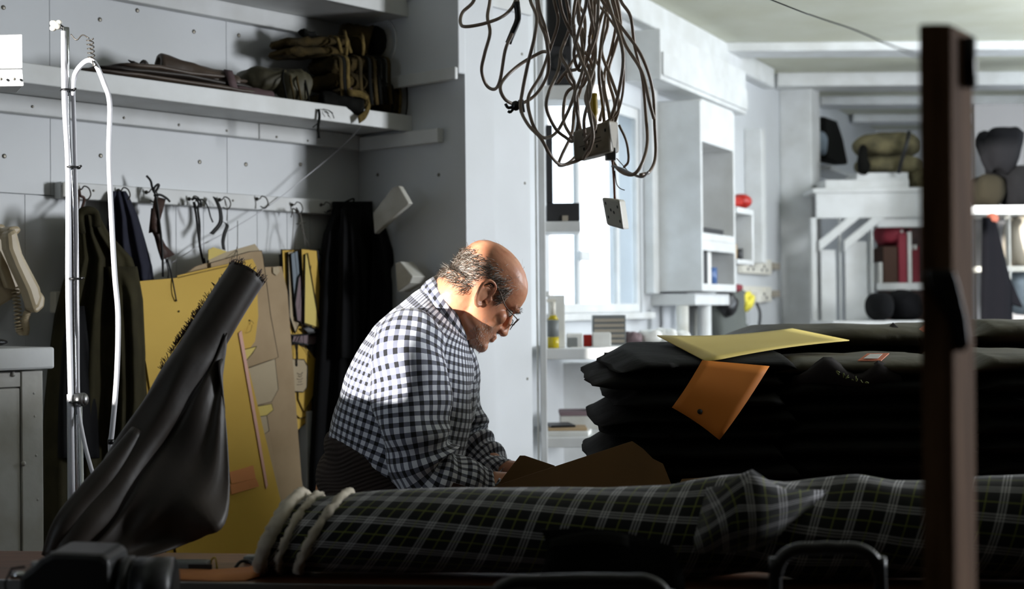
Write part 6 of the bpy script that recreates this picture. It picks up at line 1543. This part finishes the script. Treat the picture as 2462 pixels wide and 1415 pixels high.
# rolls and packets inside the rack
zr_ = P(2170, 680, YR).z + .0015; rnd = random.Random(8)
fl = ['red cloth packet', 'dark brown carton', 'red and white packet', 'pale paper roll', 'dark red packet', 'grey packet']
for k, (x0, x1, y0, m, lb) in enumerate(((2112, 2122, 630, M_PAPER, 'pale upright packet at the left inside the rack'), (2123, 2158, 592, mat('dark_brown_carton', (70, 46, 34), .8), 'dark brown carton inside the rack shelf'), (2160, 2180, 560, mat('crimson_packet', (140, 40, 56), .7), 'tall crimson packet inside the rack shelf'), (2182, 2192, 556, M_PAPER, 'white strip packet inside the rack shelf'), (2194, 2214, 600, MATS['dark_red_cloth'], 'dark red packet near the post inside the rack'))):
    a = P(x0, y0, YR + .08); bq = P(x1, y0, YR + .08); q = MB(); q.hexa([(a.x, YR + .08, zr_), (bq.x, YR + .08, zr_), (bq.x, YR + .36, zr_), (a.x, YR + .36, zr_)], [(a.x, YR + .08, a.z), (bq.x, YR + .08, a.z), (bq.x, YR + .36, a.z), (a.x, YR + .36, a.z)]); tag(q.build('packet', m, bev=.006), lb, 'packet', 'packets inside the rack')
for k, (x0, x1, y1, y0, m, lb) in enumerate(((2162, 2172, 560, 552, M_PAPER, 'small white packet lying on the tall crimson packet'), (2184, 2191, 556, 549, MATS['dark_red_cloth'], 'small dark red packet on the white strip packet'), (2196, 2206, 600, 588, M_PAPER, 'small white packet on the dark red packet near the post'), (2207, 2214, 600, 592, MATS['crimson_packet'], 'tiny crimson packet beside the small white one near the post'))):
    a = P(x0, y0, YR + .10); bq = P(x1, y1, YR + .10); bz = P(x0, y1, YR + .08).z + .0015; q = MB(); q.hexa([(a.x, YR + .10, bz), (bq.x, YR + .10, bz), (bq.x, YR + .25, bz), (a.x, YR + .25, bz)], [(a.x, YR + .10, a.z), (bq.x, YR + .10, a.z), (bq.x, YR + .25, a.z), (a.x, YR + .25, a.z)]); tag(q.build('packet', m, bev=.004), lb, 'packet', 'packets inside the rack')
p = P(2140, 592, YR + .2)
cushion((p.x, YR + .22, p.z + .07), (.085, 0, 0), (0, .13, 0), Z * .062, 310, MATS['crimson_packet'], 'crimson_cloth', amp=.4, sc=10); tag(bpy.data.objects['crimson_cloth'], 'folded crimson cloth on the dark brown carton', 'cloth')
# dark things below the rack shelf and the olive bundle above
def blob(px0, px1, py0, py1, d, dep, m, nm, label, cat, seed, amp=.25, par=None, drop=None, pw=2.6):
    a = P(px0, py0, d); bq = P(px1, py1, d); c = (a + bq) / 2
    if drop is not None: c = V((c.x, c.y, c.z))
    o = cushion((c.x, d + dep / 2, c.z), ((bq.x - a.x) / 2, 0, 0), (0, dep / 2, 0), Z * ((a.z - bq.z) / 2), seed, m, nm, par, amp=amp, sc=6, pw=pw)
    return tag(o, label, cat) if label else o
q = MB(); zt4 = P(2150, 770, 7.9).z; q.box((P(2140, 800, 7.9).x, 8.0, zt4 - .02), (.36, 0, 0), (0, .3, 0), (0, 0, .0195)); o = thing('low_table', 'low white table in the far room under the dark bags', 'table', (P(2170, 800, 7.9).x, 8.0, 0)); q.build('table_top', M_PAINT, o)
for sx in (-.32, .32):
    for sy in (-.26, .26): q = MB(); q.box((P(2140, 800, 7.9).x + sx, 8 + sy, (zt4 - .04) / 2), (.025, 0, 0), (0, .025, 0), (0, 0, (zt4 - .04) / 2 - .0005)); q.build('leg', M_PAINT, o)
blob(2102, 2160, 702, 770, 7.85, .3, M_BLACK, 'black_bag', 'black bag on the low far table under the rack shelf', 'bag', 320)
blob(2150, 2240, 696, 770, 7.95, .35, mat('charcoal_canvas', (20, 20, 22), .95, spec=.1, bump=.6, bscale=14), 'grey_bag', 'dark grey bag beside the black bag, left of the post', 'bag', 321)
t = thing('olive_bale', 'big olive cloth bale with a black strap on top of the far rack', 'bale', (P(2150, 430, YR).x, YR + .2, P(2150, 414, YR).z))
blob(2068, 2235, 312, 372, YR + .08, .34, mat('bale_olive', (116, 108, 78), .9, rgb2=(74, 70, 50), vscale=12, bump=.6, bscale=40), 'cloth_fold', None, None, 330, .3, t)
blob(2074, 2240, 366, 416, YR + .06, .36, MATS['bale_olive'], 'cloth_fold', None, None, 331, .3, t)
blob(2190, 2250, 400, 452, YR + .08, .3, MATS['bale_olive'], 'cloth_fold', None, None, 333, .3, t)
blob(2066, 2096, 345, 420, YR + .04, .1, M_DKOLIVE, 'dark_tuck', None, None, 332, .4, t)
q = MB(); q.tube([P(2186, 316, YR + .02), P(2180, 345, YR), P(2168, 385, YR + .01), P(2160, 416, YR + .03)], .012, 8, 4); q.build('black_strap', M_TIE, t)
# dark cap hanging on the wall by the pilaster
t = thing('flat_hat', 'dark green hat hanging on the wall beside the pilaster', 'hat', WW.at(1970, 400, .1))
pl_ = [(1942, 282), (1972, 292), (1985, 330), (2000, 398), (1945, 385)]
q = MB(); q.prism([WW.at(x, y, .02) for x, y in pl_], WW.n * .12); q.build('hat_body', M_DKOLIVE, t, bev=.02)
cushion(WW.at(1968, 345, .15), W_D * .18, WW.n * .03, Z * .07, 340, M_BLUEC, 'light_patch', t, amp=.6, sc=9)
q = MB(); q.pbox(WW, WW.tz(1942, 400, .05)[0], WW.tz(2010, 400, .05)[0], .001, .2, WW.tz(1942, 410, .05)[1], WW.tz(1942, 400, .05)[1]); tag(q.build('white_ledge', M_PAINT, bev=.004), 'white ledge on the wall under the dark green hat', 'ledge')
# right of the post: shelf, bundles, dark coat
YQ = 7.6
t = thing('right_rack', 'white rack right of the post carrying dark bundles', 'rack', (P(2400, 600, YQ).x, YQ + .2, 0))
bxp(2340, 2620, 494, 512, YQ, YQ + .45, M_PAINT, 'shelf', t); bxp(2425, 2440, 513, 1300, YQ + .1, YQ + .16, M_OLDPAINT, 'upright', t); bxp(2350, 2700, 640, 650, YQ + .1, YQ + .4, M_OLDPAINT, 'shelf', t); bxp(2340, 2700, 250, 1300, YQ + .46, YQ + .5, mat('grey_rack_back', (132, 130, 130), .8), 'back_panel', t)
blob(2352, 2432, 410, 494, YQ + .02, .3, mat('dull_olive_cloth', (36, 33, 25), .95, spec=.1, bump=.6, bscale=14), 'olive_bundle', 'dull olive bundle on the right rack shelf beside the post', 'bundle', 350)
blob(2378, 2470, 308, 412, YQ + .03, .3, mat('charcoal_canvas', (20, 20, 22), .95, spec=.1, bump=.6, bscale=14), 'rolled_bag', 'dark grey rolled bag on the olive bundle at the right edge', 'bag', 351, .9)
blob(2426, 2520, 405, 494, YQ + .02, .3, M_BLACK, 'black_bundle', 'black bundle at the right edge of the rack shelf', 'bundle', 352, .4)
blob(2440, 2540, 520, 640, YQ + .12, .25, M_GPLAST, 'grey_crate', 'grey crate under the rack shelf at the right edge', 'crate', 353, .15, pw=5)
blob(2440, 2540, 652, 760, YQ + .12, .25, M_BLUEC, 'pale_bundle', 'pale bundle on the low rack shelf at the right edge', 'bundle', 354, .2)
t = thing('dark_coat', 'dark navy coat hanging from the right rack behind the post', 'coat', (P(2395, 760, YQ - .1).x, YQ - .08, 0.5))
rr_ = []
for i in range(14):
    v = i / 13; py = 522 + 300 * v; l = 2362 - 4 * v; r_ = 2392 + 44 * min(1, v * 1.8); ring = []
    for k in range(20):
        a = 2 * math.pi * k / 20; ring.append(P((l + r_) / 2 + (r_ - l) / 2 * math.cos(a), py, YQ - .1 + .05 * math.sin(a)) + V((0, .01 * math.sin(a * 4 + v * 3), 0)))
    rr_.append(ring)
q = MB(); q.loft(rr_); q.build('coat_body', mat('dark_navy_wool', (11, 11, 15), .95, spec=.1), t)
q = MB(); q.prism([P(2415, 640, YQ - .12), P(2432, 672, YQ - .12), P(2462, 740, YQ - .12), P(2430, 730, YQ - .12)], V((0, .04, 0))); q.build('coat_tail', MATS['dark_navy_wool'], t, bev=.01)
q = MB(); q.ball(P(2386, 525, YQ - .12), .035, .02, .03, None, 10, 6); q.build('collar_lining', mat('rust_lining', (150, 80, 60), .8), t)

# ---- tidy
for o in bpy.data.objects:
    for k in ('_w', '_n'):
        if k in o: del o[k]
